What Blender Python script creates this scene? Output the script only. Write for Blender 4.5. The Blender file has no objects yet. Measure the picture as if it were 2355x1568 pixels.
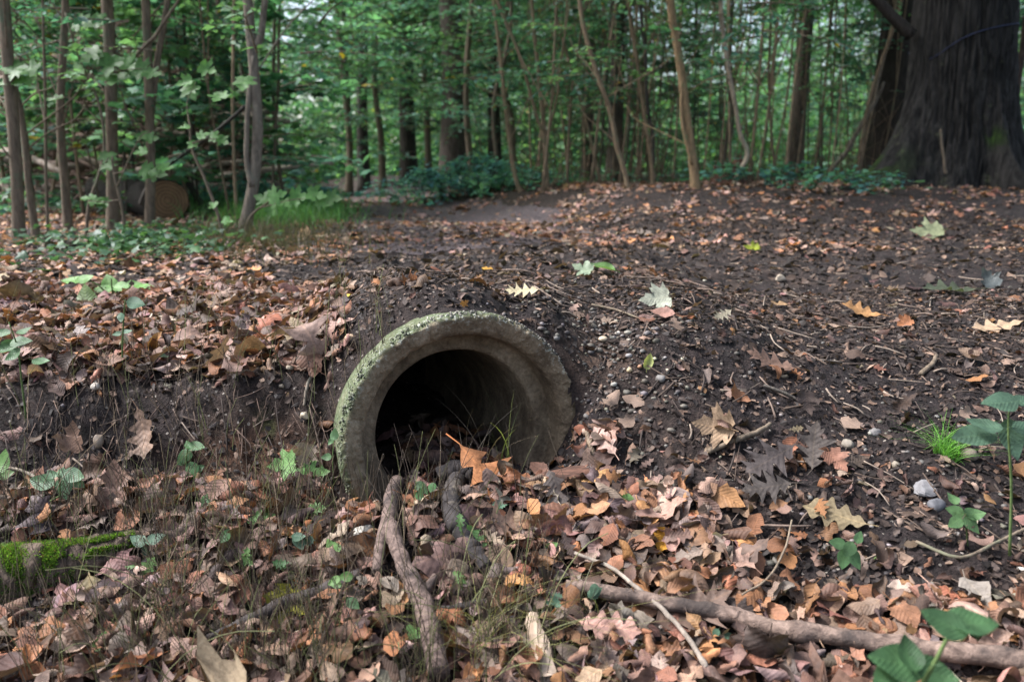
import bpy, math, random
import numpy as np
from mathutils import Vector, Matrix, Euler

# ------------------------------------------------------------------ camera, sky, sun, exposure
scene = bpy.context.scene
C = scene.collection
CAMZ, LENS = 0.40, 28.0
F = LENS / 36.0 * 2354.0                      # focal length in photo-overview pixels (2354 x 1568)
PITCH = math.atan(384.0 / F)                  # horizon lies 384 px above the picture's middle
cam_d = bpy.data.cameras.new('camera'); cam = bpy.data.objects.new('camera', cam_d); C.objects.link(cam)
cam_d.lens, cam_d.sensor_width = LENS, 36.0
cam_d.clip_start, cam_d.clip_end = 0.05, 400.0
cam_d.dof.use_dof = True; cam_d.dof.focus_distance = 1.60; cam_d.dof.aperture_fstop = 4.0
cam.location = (0, 0, CAMZ); cam.rotation_euler = (math.pi / 2 - PITCH, 0, 0)
scene.camera = cam

SUN_EL, SUN_AZ = math.radians(52), math.radians(-82)   # azimuth from +Y towards +X
world = bpy.data.worlds.new('World'); scene.world = world; world.use_nodes = True
wn = world.node_tree.nodes; wl = world.node_tree.links
sky = wn.new('ShaderNodeTexSky'); sky.sky_type = 'NISHITA'; sky.sun_disc = False
sky.sun_elevation, sky.sun_rotation = SUN_EL, SUN_AZ
sky.air_density, sky.dust_density, sky.ozone_density = 1.0, 4.0, 1.0
hsv = wn.new('ShaderNodeHueSaturation'); hsv.inputs['Saturation'].default_value = 0.80
wl.new(sky.outputs[0], hsv.inputs['Color']); wl.new(hsv.outputs[0], wn['Background'].inputs[0])
wn['Background'].inputs[1].default_value = 0.108
sun_d = bpy.data.lights.new('sun', 'SUN'); sun = bpy.data.objects.new('sun', sun_d); C.objects.link(sun)
sun_d.energy, sun_d.angle, sun_d.color = 2.5, math.radians(16), (0.965, 0.965, 1.0)
sd = Vector((math.sin(SUN_AZ) * math.cos(SUN_EL), math.cos(SUN_AZ) * math.cos(SUN_EL), math.sin(SUN_EL)))
sun.rotation_euler = sd.to_track_quat('Z', 'Y').to_euler()
scene.view_settings.view_transform = 'Standard'; scene.view_settings.look = 'None'
scene.view_settings.exposure = 1.76; scene.view_settings.gamma = 1.0
scene.cycles.max_bounces = 6; scene.cycles.diffuse_bounces = 4; scene.cycles.transmission_bounces = 4
scene.cycles.use_denoising = True

R = np.random.default_rng(11)
rnd = random.Random(5)
SP, CP = math.sin(PITCH), math.cos(PITCH)

# ------------------------------------------------------------------ helpers: picture rays, noise, meshes
def at(px, py, d):
    t = (py - 784.0) / F
    return np.array([d * (px - 1177.0) / F, d * (CP - t * SP), CAMZ - d * (SP + t * CP)])

def project(x, y, z):
    dz = z - CAMZ
    d = np.maximum(y * CP - dz * SP, 0.05)
    up = y * SP + dz * CP
    return 1177.0 + F * x / d, 784.0 - F * up / d, d

def _h(ix, iy, seed):
    n = (ix.astype(np.int64) * 374761393 + iy.astype(np.int64) * 668265263 + seed * 974634777) & 0x7fffffff
    n = ((n ^ (n >> 13)) * 1274126177) & 0x7fffffff
    return ((n ^ (n >> 16)) & 0xffff) / 65535.0

def vn(x, y, seed=0):
    x = np.asarray(x, float); y = np.asarray(y, float)
    ix, iy = np.floor(x), np.floor(y); fx, fy = x - ix, y - iy
    fx = fx * fx * (3 - 2 * fx); fy = fy * fy * (3 - 2 * fy)
    a = _h(ix, iy, seed); b = _h(ix + 1, iy, seed); c = _h(ix, iy + 1, seed); d = _h(ix + 1, iy + 1, seed)
    return (a + (b - a) * fx) * (1 - fy) + (c + (d - c) * fx) * fy

def fbm(x, y, seed=0, o=4):
    s, a, t = 0, 0.5, 0
    for i in range(o):
        s = s + a * vn(np.asarray(x) * 2 ** i, np.asarray(y) * 2 ** i, seed + i * 17); t += a; a *= 0.55
    return s / t

def sstep(a, b, x):
    t = np.clip((np.asarray(x, float) - a) / (b - a), 0.0, 1.0)
    return t * t * (3 - 2 * t)

class MB:
    def __init__(s):
        s.V, s.Q, s.T, s.C, s.U, s.MQ, s.MT, s.n = [], [], [], [], [], [], [], 0
    def add(s, V, Q=None, T=None, col=(1, 1, 1), uv=None, mi=0):
        V = np.asarray(V, float).reshape(-1, 3); n = len(V)
        s.V.append(V)
        if Q is not None and len(Q):
            q = np.asarray(Q, np.int64).reshape(-1, 4); s.Q.append(q + s.n); s.MQ.append(np.full(len(q), mi))
        if T is not None and len(T):
            t = np.asarray(T, np.int64).reshape(-1, 3); s.T.append(t + s.n); s.MT.append(np.full(len(t), mi))
        c = np.asarray(col, float)
        s.C.append(np.broadcast_to(c, (n, 3)) if c.ndim == 1 else c)
        s.U.append(np.full((n, 2), -9.0) if uv is None else np.asarray(uv, float))
        s.n += n
    def mesh(s, name, mats, origin=(0, 0, 0), smooth=True):
        V = np.concatenate(s.V) - np.asarray(origin, float)
        Q = np.concatenate(s.Q) if s.Q else np.zeros((0, 4), int)
        T = np.concatenate(s.T) if s.T else np.zeros((0, 3), int)
        me = bpy.data.meshes.new(name)
        me.vertices.add(len(V)); me.vertices.foreach_set('co', V.astype(np.float32).ravel())
        me.loops.add(Q.size + T.size)
        me.loops.foreach_set('vertex_index', np.concatenate([Q.ravel(), T.ravel()]).astype(np.int32))
        me.polygons.add(len(Q) + len(T))
        st = np.concatenate([np.arange(len(Q)) * 4, Q.size + np.arange(len(T)) * 3]).astype(np.int32)
        me.polygons.foreach_set('loop_start', st)
        mi = np.concatenate([np.concatenate(s.MQ) if s.MQ else np.zeros(0), np.concatenate(s.MT) if s.MT else np.zeros(0)])
        for m in (mats if isinstance(mats, (list, tuple)) else [mats]): me.materials.append(m)
        me.polygons.foreach_set('material_index', mi.astype(np.int32))
        me.polygons.foreach_set('use_smooth', np.full(len(Q) + len(T), smooth))
        a = me.attributes.new('col', 'FLOAT_COLOR', 'POINT')
        c = np.concatenate(s.C); a.data.foreach_set('color', np.hstack([c, np.ones((len(c), 1))]).astype(np.float32).ravel())
        a = me.attributes.new('luv', 'FLOAT_VECTOR', 'POINT')
        u = np.concatenate(s.U); a.data.foreach_set('vector', np.hstack([u, np.zeros((len(u), 1))]).astype(np.float32).ravel())
        me.update(calc_edges=True); me.validate()
        return me

def obj(name, me, parent=None, loc=(0, 0, 0), label=None, cat=None, group=None, kind=None):
    o = bpy.data.objects.new(name, me); C.objects.link(o); o.location = loc
    if parent is not None: o.parent = parent
    if label: o['label'] = label
    if cat: o['category'] = cat
    if group: o['group'] = group
    if kind: o['kind'] = kind
    return o

def empty(name, loc, label, cat, group=None):
    return obj(name, None, None, tuple(float(v) for v in loc), label, cat, group)

def crom(P, n):                                # smooth a polyline (any columns) to n points
    P = np.asarray(P, float)
    if len(P) == 2:
        t = np.linspace(0, 1, n)[:, None]; return P[0] * (1 - t) + P[1] * t
    E = np.vstack([2 * P[0] - P[1], P, 2 * P[-1] - P[-2]])
    u = np.linspace(0, len(P) - 1 - 1e-6, n); i = u.astype(int); f = (u - i)[:, None]
    a, b, c, d = E[i], E[i + 1], E[i + 2], E[i + 3]
    return 0.5 * (2 * b + (c - a) * f + (2 * a - 5 * b + 4 * c - d) * f ** 2 + (3 * b - a - 3 * c + d) * f ** 3)

def tube(P, rad, sides=8, rough=0.0, seed=0, cap=True, flat=1.0):
    P = np.asarray(P, float); n = len(P); rad = np.broadcast_to(np.asarray(rad, float), (n,))
    t = np.gradient(P, axis=0); t /= np.linalg.norm(t, axis=1)[:, None] + 1e-12
    ref = np.array([0.0, 0, 1]) if abs(t[0, 2]) < 0.9 else np.array([1.0, 0, 0])
    u = np.zeros_like(P); a = np.cross(t[0], ref); u[0] = a / np.linalg.norm(a)
    for i in range(1, n):
        a = u[i - 1] - t[i] * np.dot(u[i - 1], t[i]); u[i] = a / (np.linalg.norm(a) + 1e-12)
    w = np.cross(t, u)
    ang = np.linspace(0, 2 * math.pi, sides, endpoint=False)
    rr = np.ones((n, sides))
    if rough:
        L = np.concatenate([[0], np.cumsum(np.linalg.norm(np.diff(P, axis=0), axis=1))])
        r0 = max(rad.max(), 1e-4)
        A, B = np.meshgrid(ang, L / (r0 * 3.0))
        rr = 1 + rough * 2 * (fbm(np.cos(A) * 1.3 + B + 7 * seed, np.sin(A) * 1.3 + 3.1 * seed, seed, 3) - 0.5)
    V = P[:, None, :] + (rad[:, None] * rr)[:, :, None] * (np.cos(ang)[None, :, None] * u[:, None, :] + flat * np.sin(ang)[None, :, None] * w[:, None, :])
    V = V.reshape(-1, 3)
    i = np.arange(n - 1)[:, None] * sides; j = np.arange(sides)[None, :]; k = (j + 1) % sides
    Q = np.stack([i + j, i + k, i + sides + k, i + sides + j], -1).reshape(-1, 4)
    T = np.zeros((0, 3), int)
    if cap:
        V = np.vstack([V, P[0], P[-1]]); m = n * sides; j = np.arange(sides); k = (j + 1) % sides
        T = np.vstack([np.stack([k, j, np.full(sides, m)], -1), np.stack([(n - 1) * sides + j, (n - 1) * sides + k, np.full(sides, m + 1)], -1)])
    return V, Q, T

# ------------------------------------------------------------------ materials
def new_mat(name):
    m = bpy.data.materials.new(name); m.use_nodes = True
    nt = m.node_tree; b = nt.nodes['Principled BSDF']
    return m, nt, b

def ramp(nt, stops):
    r = nt.nodes.new('ShaderNodeValToRGB'); e = r.color_ramp.elements
    while len(e) < len(stops): e.new(0.5)
    for el, (p, c) in zip(e, stops): el.position = p; el.color = (*c, 1) if len(c) == 3 else c
    return r

def noise(nt, scale, detail=4, rough=0.6, vec=None, dist=0.0):
    n = nt.nodes.new('ShaderNodeTexNoise'); n.inputs['Scale'].default_value = scale
    n.inputs['Detail'].default_value = detail; n.inputs['Roughness'].default_value = rough; n.inputs['Distortion'].default_value = dist
    if vec is not None: nt.links.new(vec, n.inputs['Vector'])
    return n

def math_n(nt, op, a, b=None, clamp=False):
    n = nt.nodes.new('ShaderNodeMath'); n.operation = op; n.use_clamp = clamp
    for i, v in enumerate((a, b)):
        if v is None: continue
        if isinstance(v, (int, float)): n.inputs[i].default_value = v
        else: nt.links.new(v, n.inputs[i])
    return n.outputs[0]

def mix(nt, fac, a, b, mode='MIX'):
    n = nt.nodes.new('ShaderNodeMix'); n.data_type = 'RGBA'; n.blend_type = mode
    for s, v in ((n.inputs['Factor'], fac), (n.inputs['A'], a), (n.inputs['B'], b)):
        if isinstance(v, (int, float)): s.default_value = v
        elif isinstance(v, tuple): s.default_value = (*v, 1)
        else: nt.links.new(v, s)
    return n.outputs['Result']

def bump(nt, b, height, strength, dist):
    n = nt.nodes.new('ShaderNodeBump'); n.inputs['Strength'].default_value = strength; n.inputs['Distance'].default_value = dist
    nt.links.new(height, n.inputs['Height']); nt.links.new(n.outputs[0], b.inputs['Normal'])

def coords(nt, scale=None):
    t = nt.nodes.new('ShaderNodeTexCoord')
    if scale is None: return t.outputs['Object']
    m = nt.nodes.new('ShaderNodeMapping'); m.inputs['Scale'].default_value = scale
    nt.links.new(t.outputs['Object'], m.inputs[0]); return m.outputs[0]

def attr(nt, name):
    a = nt.nodes.new('ShaderNodeAttribute'); a.attribute_name = name; return a

def leaf_material(name, transl, rough, mott=0.5, veins=True, spec=0.4):
    m, nt, b = new_mat(name)
    col = attr(nt, 'col').outputs['Color']
    n1 = noise(nt, 45, 4, 0.65, coords(nt)); r1 = ramp(nt, [(0.3, (1 - mott,) * 3), (0.62, (1.12,) * 3)])
    nt.links.new(n1.outputs[0], r1.inputs[0])
    c = mix(nt, 1.0, col, r1.outputs[0], 'MULTIPLY')
    n2 = noise(nt, 210, 3, 0.7, coords(nt)); r2 = ramp(nt, [(0.30, (0.55, 0.5, 0.48)), (0.44, (1, 1, 1))])
    nt.links.new(n2.outputs[0], r2.inputs[0])
    c = mix(nt, 0.75, c, r2.outputs[0], 'MULTIPLY')
    if veins:
        uv = attr(nt, 'luv').outputs['Vector']
        s = nt.nodes.new('ShaderNodeSeparateXYZ'); nt.links.new(uv, s.inputs[0])
        ax = math_n(nt, 'ABSOLUTE', s.outputs[0])
        mid = math_n(nt, 'LESS_THAN', ax, 0.014)
        ph = math_n(nt, 'SUBTRACT', math_n(nt, 'MULTIPLY', s.outputs[1], 58.0), math_n(nt, 'MULTIPLY', ax, 52.0))
        sv = math_n(nt, 'SINE', ph)
        svm = math_n(nt, 'MULTIPLY', math_n(nt, 'MULTIPLY', math_n(nt, 'GREATER_THAN', sv, 0.93), math_n(nt, 'LESS_THAN', ax, 0.34)), 0.20)
        vm = math_n(nt, 'MAXIMUM', math_n(nt, 'MULTIPLY', mid, 0.7), svm)
        vc = mix(nt, 1.0, c, (1.35, 1.3, 1.2), 'MULTIPLY')
        c = mix(nt, vm, c, vc)
        bump(nt, b, math_n(nt, 'ADD', math_n(nt, 'MULTIPLY', sv, 0.35), math_n(nt, 'MULTIPLY', n1.outputs[0], 3.5)), 0.3, 0.002)
    nt.links.new(c, b.inputs['Base Color'])
    b.inputs['Roughness'].default_value = rough; b.inputs['Specular IOR Level'].default_value = spec
    if transl:
        out = nt.nodes['Material Output']; tr = nt.nodes.new('ShaderNodeBsdfTranslucent'); ms = nt.nodes.new('ShaderNodeMixShader')
        tc = mix(nt, 1.0, c, (1.25, 1.3, 0.7), 'MULTIPLY'); nt.links.new(tc, tr.inputs[0])
        ms.inputs[0].default_value = transl
        nt.links.new(b.outputs[0], ms.inputs[1]); nt.links.new(tr.outputs[0], ms.inputs[2]); nt.links.new(ms.outputs[0], out.inputs[0])
    return m

M_DRY = leaf_material('dry_leaf', 0.12, 0.6, 0.55, spec=0.2)
M_GREEN = leaf_material('green_leaf', 0.35, 0.45, 0.4, spec=0.3)
M_CROWN = leaf_material('crown_leaf', 0.5, 0.45, 0.25, veins=False)

def bark_material(name, dark, light, sc=(30, 30, 6), bumpd=0.01, spots=None, spot_cov=0.62):
    m, nt, b = new_mat(name)
    n1 = noise(nt, 1.0, 5, 0.65, coords(nt, sc), 0.4)
    r = ramp(nt, [(0.32, dark), (0.68, light)]); nt.links.new(n1.outputs[0], r.inputs[0])
    c = r.outputs[0]
    if spots is not None:
        n2 = noise(nt, 7.0, 5, 0.7, coords(nt)); r2 = ramp(nt, [(spot_cov - 0.06, (0, 0, 0)), (spot_cov + 0.06, (1, 1, 1))])
        nt.links.new(n2.outputs[0], r2.inputs[0]); c = mix(nt, r2.outputs[0], c, spots)
    cc = mix(nt, 1.0, c, attr(nt, 'col').outputs['Color'], 'MULTIPLY')
    nt.links.new(cc, b.inputs['Base Color']); b.inputs['Roughness'].default_value = 0.85; b.inputs['Specular IOR Level'].default_value = 0.25
    bump(nt, b, n1.outputs[0], 0.7, bumpd)
    return m

M_BARK = bark_material('sapling_bark', (0.075, 0.058, 0.042), (0.20, 0.155, 0.11), (60, 60, 12), 0.004, (0.10, 0.12, 0.075), 0.6)
M_BARKG = bark_material('grey_bark', (0.085, 0.070, 0.056), (0.25, 0.21, 0.165), (50, 50, 14), 0.004, (0.16, 0.17, 0.13), 0.62)
M_BARKD = bark_material('dark_bark', (0.018, 0.016, 0.014), (0.075, 0.065, 0.055), (40, 40, 7), 0.01, (0.045, 0.05, 0.035), 0.62)
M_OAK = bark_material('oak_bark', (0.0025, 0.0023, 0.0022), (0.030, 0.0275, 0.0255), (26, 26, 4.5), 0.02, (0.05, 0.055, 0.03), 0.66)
M_STICK = bark_material('stick_bark', (0.050, 0.034, 0.029), (0.215, 0.155, 0.13), (70, 70, 70), 0.008, (0.045, 0.035, 0.032), 0.56)
M_STEM = bark_material('stem', (0.6, 0.6, 0.6), (1.2, 1.2, 1.2), (40, 40, 40), 0.001)

def soil_material():
    m, nt, b = new_mat('soil')
    co = coords(nt)
    col = attr(nt, 'col').outputs['Color']
    n1 = noise(nt, 26, 8, 0.7, co); r1 = ramp(nt, [(0.34, (0.35, 0.34, 0.34)), (0.5, (1, 1, 1)), (0.68, (1.7, 1.6, 1.5))])
    nt.links.new(n1.outputs[0], r1.inputs[0])
    c = mix(nt, 1.0, col, r1.outputs[0], 'MULTIPLY')
    n3 = noise(nt, 190, 4, 0.7, co); r3 = ramp(nt, [(0.36, (0.5, 0.5, 0.5)), (0.62, (1.35, 1.3, 1.28))])
    nt.links.new(n3.outputs[0], r3.inputs[0]); c = mix(nt, 1.0, c, r3.outputs[0], 'MULTIPLY')
    v = nt.nodes.new('ShaderNodeTexVoronoi'); v.inputs['Scale'].default_value = 110; nt.links.new(co, v.inputs['Vector'])
    gs = nt.nodes.new('ShaderNodeSeparateColor'); nt.links.new(v.outputs['Color'], gs.inputs[0])
    g = math_n(nt, 'MULTIPLY', math_n(nt, 'GREATER_THAN', gs.outputs[0], 0.93), math_n(nt, 'LESS_THAN', v.outputs['Distance'], 0.32))
    c = mix(nt, g, c, (0.32, 0.28, 0.24))
    nt.links.new(c, b.inputs['Base Color'])
    b.inputs['Roughness'].default_value = 0.8; b.inputs['Specular IOR Level'].default_value = 0.2
    h = math_n(nt, 'ADD', math_n(nt, 'MULTIPLY', n1.outputs[0], 2.2), math_n(nt, 'ADD', n3.outputs[0], math_n(nt, 'MULTIPLY', g, 0.5)))
    bump(nt, b, h, 0.9, 0.012)
    return m
M_SOIL = soil_material()

def stone_material():
    m, nt, b = new_mat('stone')
    n = noise(nt, 60, 5, 0.65, coords(nt)); r = ramp(nt, [(0.3, (0.55, 0.55, 0.55)), (0.7, (1.2, 1.2, 1.2))]); nt.links.new(n.outputs[0], r.inputs[0])
    nt.links.new(mix(nt, 1.0, attr(nt, 'col').outputs['Color'], r.outputs[0], 'MULTIPLY'), b.inputs['Base Color'])
    b.inputs['Roughness'].default_value = 0.7
    bump(nt, b, n.outputs[0], 0.4, 0.003)
    return m
M_STONE = stone_material()

def plain(name, col, rough=0.8):
    m, nt, b = new_mat(name)
    n = noise(nt, 50, 4, 0.6, coords(nt)); r = ramp(nt, [(0.3, tuple(v * 0.55 for v in col)), (0.7, tuple(v * 1.25 for v in col))])
    nt.links.new(n.outputs[0], r.inputs[0]); nt.links.new(r.outputs[0], b.inputs['Base Color']); b.inputs['Roughness'].default_value = rough
    bump(nt, b, n.outputs[0], 0.5, 0.003)
    return m

# ------------------------------------------------------------------ terrain
PC = np.array([-0.086, 1.53, -0.124])                  # centre of the pipe's mouth
YAW, DIP = math.radians(21), math.radians(5)
PA = np.array([-math.sin(YAW) * math.cos(DIP), math.cos(YAW) * math.cos(DIP), -math.sin(DIP)])    # pipe axis, going in
PL = np.array([math.cos(YAW), math.sin(YAW), 0.0])
PU = np.cross(PL, PA)
PR = 0.258

LFT = [(0.0, -.42), (.6, -.40), (1.025, -.318), (1.244, -.249), (1.40, -.190), (1.47, -.12), (1.54, -.028), (1.60, -.010), (2.06, .007), (2.9, .03), (4.3, .035), (6, .035)]
LF2 = [(0.0, -.42), (.6, -.40), (1.02, -.318), (1.244, -.249), (1.45, -.195), (1.53, -.12), (1.60, -.01), (1.68, .035), (2.06, .045), (2.9, .05), (4.3, .035), (6, .035)]
PIP = [(0.0, -.42), (.6, -.39), (1.0, -.305), (1.22, -.240), (1.36, -.195), (1.575, -.195), (1.60, .06), (1.66, .118), (1.80, .118), (2.5, .085), (4.3, .035), (6, .035)]
RT0 = [(0.0, -.42), (.6, -.39), (1.0, -.300), (1.216, -.236), (1.443, -.127), (1.575, -.035), (1.68, .04), (1.77, .075), (2.1, .095), (2.6, .08), (4.3, .035), (6, .035)]
RT1 = [(0.0, -.40), (.6, -.35), (.936, -.258), (1.151, -.200), (1.424, -.118), (1.58, -.072), (1.75, -.030), (2.0, -.005), (2.37, .016), (3.4, .036), (4.5, .05), (6, .05)]
RT2 = [(0.0, -.37), (.6, -.31), (.936, -.22), (1.151, -.165), (1.424, -.085), (1.58, -.045), (1.75, -.010), (2.0, .012), (2.37, .03), (3.4, .045), (4.5, .06), (6, .06)]
ST = [(-1.4, LFT, 0), (-.62, LFT, .02), (-.43, LF2, -.02), (-.345, LF2, 0), (-.27, PIP, -.05), (.06, PIP, .03), (.185, RT0, .03), (.34, RT0, 0), (.8, RT1, 0), (1.5, RT2, 0)]

def base_h(x, y):
    x = np.asarray(x, float); y = np.asarray(y, float)
    xs = np.array([s[0] for s in ST])
    wob = .09 * (fbm(x * 2.6 + 9, x * 0, 21, 3) - .5) * sstep(-.33, -.5, x) + .05 * (fbm(x * 7, y * 5, 22, 2) - .5) * sstep(-.33, -.45, x)
    Z = np.stack([np.interp(y - s[2] + wob, [p[0] for p in s[1]], [p[1] for p in s[1]]) for s in ST])
    xc = np.clip(x, xs[0], xs[-1] - 1e-6)
    i = np.clip(np.searchsorted(xs, xc, side='right') - 1, 0, len(xs) - 2)
    f = (xc - xs[i]) / (xs[i + 1] - xs[i]); f = f * f * (3 - 2 * f)
    a = np.take_along_axis(Z, i[None], 0)[0] if Z.ndim > 1 else Z[i]
    b = np.take_along_axis(Z, (i + 1)[None], 0)[0] if Z.ndim > 1 else Z[i + 1]
    z = a + (b - a) * f
    z = z - .04 * np.exp(-((x + .29) / .09) ** 2 - ((y - 1.40) / .09) ** 2)          # scour below the pipe's left lip
    xb = -(y - 7.0) * .3                                                  # the wood floor right of the path lies higher
    z = z + 0.23 * sstep(4.2, 7.0, y) * sstep(xb - .4, xb + 1.1, x)
    z = z - 0.10 * sstep(9, 18, y) * (1 - sstep(xb - .4, xb + 1.1, x))    # the path sinks away
    return z

def H(x, y):
    x = np.asarray(x, float); y = np.asarray(y, float)
    shp = x.shape; x = x.ravel(); y = np.broadcast_to(y, shp).ravel() if y.shape != shp else y.ravel()
    z = base_h(x, y)
    rx, ry = x - PC[0], y - PC[1]                       # earth heaped over the buried pipe
    sa = (rx * PA[0] + ry * PA[1]) / math.hypot(PA[0], PA[1]); ul = rx * PL[0] + ry * PL[1]
    over = PC[2] + np.sqrt(np.maximum((PR - .010 + .045 * sstep(.045, .22, sa)) ** 2 - ul ** 2, 0)) - .10 * np.maximum(sa - .3, 0)
    z = np.where((np.abs(ul) < PR + .02) & (sa > .05) & (sa < 1.1), np.maximum(z, over), z)
    near = 1 - sstep(3.0, 6.0, y)
    z = z + (fbm(x * 2.2, y * 2.2, 3, 3) - .5) * 0.05 * sstep(1.6, 2.4, np.hypot(x + .1, y - 1.5) + 1.0)
    z = z + (fbm(x * 9, y * 9, 5, 4) - .5) * 0.045 * (0.4 + 0.6 * near)
    z = z + (fbm(x * 33, y * 33, 9, 3) - .5) * 0.020 * near * (1 - .5 * sstep(1.7, 2.0, y))
    z = z + (np.abs(fbm(x * 16, y * 16, 13, 3) - .5) - .1) * 0.10 * np.exp(-((y - 1.50) / .09) ** 2) * sstep(-.36, -.44, x)
    z = z + (fbm(x * 0.5, y * 0.5, 29, 2) - .5) * 0.25 * sstep(6, 16, y)
    return z.reshape(shp)

def h1(x, y): return float(H(np.array([x]), np.array([y]))[0])

def ground(px, py):                                     # where the picture ray meets the ground
    d = np.geomspace(0.5, 60, 2600)
    t = (py - 784.0) / F
    x = d * (px - 1177.0) / F; y = d * (CP - t * SP); z = CAMZ - d * (SP + t * CP)
    hit = np.nonzero(z < H(x, y))[0]
    k = hit[0] if len(hit) else len(d) - 1
    return np.array([x[k], y[k], H(x[k:k + 1], y[k:k + 1])[0]]), d[k]

def normal(x, y, e=0.02):
    nx = (H(x - e, y) - H(x + e, y)) / (2 * e); ny = (H(x, y - e) - H(x, y + e)) / (2 * e)
    n = np.stack([nx, ny, np.ones_like(nx)], -1); return n / np.linalg.norm(n, axis=-1)[..., None]

def axis_pts(segs):
    out = []
    for a, b, n in segs: out.append(np.linspace(a, b, n, endpoint=False))
    return np.append(np.concatenate(out), segs[-1][1])

def soil_colour(x, y, z):
    u, v, d = project(x, y, z)
    c = np.empty((len(x), 3)); c[:] = (0.027, 0.0215, 0.0215)
    def blend(m, col): c[:] = c * (1 - m[:, None]) + np.array(col) * m[:, None]
    nn = fbm(x * 3, y * 3, 41, 3)
    blend(sstep(.45, .7, nn), (0.042, 0.031, 0.027))
    blend(sstep(2.2, 4.5, y) * 0.7, (0.043, 0.034, 0.032))
    # reddish sandy subsoil in the bank left of the pipe, and the gravelly shoulder right of it
    m = np.exp(-((u - 590) / 150) ** 2 - ((v - 1070) / 75) ** 2); blend(np.clip(m * 1.5 * (0.5 + nn), 0, 1), (0.10, 0.054, 0.034))
    m = np.exp(-((u - 1370) / 100) ** 2 - ((v - 810) / 70) ** 2); blend(np.clip(m * (0.4 + nn), 0, 1), (0.11, 0.075, 0.055))
    m = np.exp(-((u - 650) / 90) ** 2 - ((v - 985) / 40) ** 2) * sstep(.5, .6, fbm(x * 25, y * 25, 77, 3)); blend(m * .7, (0.05, 0.07, 0.025))
    blend(sstep(6.0, 8, y) * 0.9, (0.030, 0.021, 0.016))
    return c

xs = axis_pts([(-70, -14, 26), (-14, -5, 40), (-5, -1.9, 62), (-1.9, -1.15, 50), (-1.15, 1.4, 330), (1.4, 2.3, 50), (2.3, 6, 62), (6, 16, 36), (16, 70, 24)])
ys = axis_pts([(-12, .2, 14), (.2, .8, 24), (.8, 1.9, 190), (1.9, 3.2, 130), (3.2, 6.5, 110), (6.5, 14, 60), (14, 30, 40), (30, 90, 20)])
GX, GY = np.meshgrid(xs, ys)
GZ = H(GX, GY)
V = np.stack([GX, GY, GZ], -1).reshape(-1, 3)
nx, ny = len(xs), len(ys)
i = (np.arange(ny - 1)[:, None] * nx + np.arange(nx - 1)[None, :]).ravel()
Q = np.stack([i, i + 1, i + 1 + nx, i + nx], -1)
cen = V[Q].mean(1) - PC
s_ = cen @ PA; rad_ = np.linalg.norm(cen - s_[:, None] * PA, axis=1)
rv = V - PC; sv_ = rv @ PA; inside_v = (sv_ > -0.012) & (sv_ < 1.0) & (np.linalg.norm(rv - sv_[:, None] * PA, axis=1) < 0.226)
Q = Q[~(((s_ > -0.012) & (s_ < 1.0) & (rad_ < 0.232)) | inside_v[Q].any(1))]
mb = MB(); mb.add(V, Q, col=soil_colour(V[:, 0], V[:, 1], V[:, 2]))
obj('ground', mb.mesh('ground', M_SOIL), kind='structure')

# ------------------------------------------------------------------ the concrete pipe
def concrete_material():
    m, nt, b = new_mat('concrete')
    co = coords(nt)
    n1 = noise(nt, 9, 6, 0.65, co); n2 = noise(nt, 120, 4, 0.7, co); n4 = noise(nt, 28, 5, 0.7, co)
    r = ramp(nt, [(0.32, (0.085, 0.060, 0.039)), (0.5, (0.205, 0.155, 0.102)), (0.68, (0.335, 0.265, 0.185))]); nt.links.new(n1.outputs[0], r.inputs[0])
    r2 = ramp(nt, [(0.3, (0.6, 0.6, 0.6)), (0.7, (1.25, 1.25, 1.25))]); nt.links.new(n2.outputs[0], r2.inputs[0])
    c = mix(nt, 1.0, r.outputs[0], r2.outputs[0], 'MULTIPLY')
    a = attr(nt, 'col'); s = nt.nodes.new('ShaderNodeSeparateColor'); nt.links.new(a.outputs['Color'], s.inputs[0])
    # red = algae film, green = thick moss, blue = pale lime wear
    k = math_n(nt, 'MULTIPLY', s.outputs[0], math_n(nt, 'ADD', n4.outputs[0], 0.35), True)
    c = mix(nt, k, c, mix(nt, n2.outputs[0], (0.045, 0.070, 0.030), (0.115, 0.150, 0.080)))
    wv = ramp(nt, [(0.55, (0, 0, 0)), (0.62, (1, 1, 1))]); nt.links.new(n2.outputs[0], wv.inputs[0])
    c = mix(nt, math_n(nt, 'MULTIPLY', wv.outputs[0], s.outputs[2], True), c, (0.34, 0.35, 0.30))
    kk = math_n(nt, 'MULTIPLY', s.outputs[1], math_n(nt, 'ADD', n4.outputs[0], 0.4), True)
    c = mix(nt, kk, c, mix(nt, n2.outputs[0], (0.03, 0.07, 0.012), (0.12, 0.19, 0.04)))
    nt.links.new(c, b.inputs['Base Color']); b.inputs['Roughness'].default_value = 0.88; b.inputs['Specular IOR Level'].default_value = 0.25
    bump(nt, b, math_n(nt, 'ADD', n4.outputs[0], math_n(nt, 'MULTIPLY', n2.outputs[0], 0.8)), 0.85, 0.008)
    return m
M_CONC = concrete_material()
prof = [(.236, 1.0), (.240, .5), (.243, .25), (.2455, .12), (PR, .07), (PR, .05), (.2463, .035), (.2458, .024), (.2445, .015), (.2425, .009), (.2395, .005), (.236, .003), (.232, .003), (.226, .0045),
        (.219, .0075), (.212, .011), (.207, .014), (.2035, .0175), (.2012, .022), (.2, .028), (.1992, .045), (.1988, .068), (.198, .074), (.195, .0768), (.19, .0775), (.182, .078), (.174, .0785), (.169, .080),
        (.1662, .084), (.165, .09), (.164, .105), (.1635, .13), (.163, .17), (.163, .22), (.162, .3), (.162, .45), (.162, .65), (.162, 1.0)]
NA = 420
th = np.linspace(0, 2 * math.pi, NA, endpoint=False)
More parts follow.
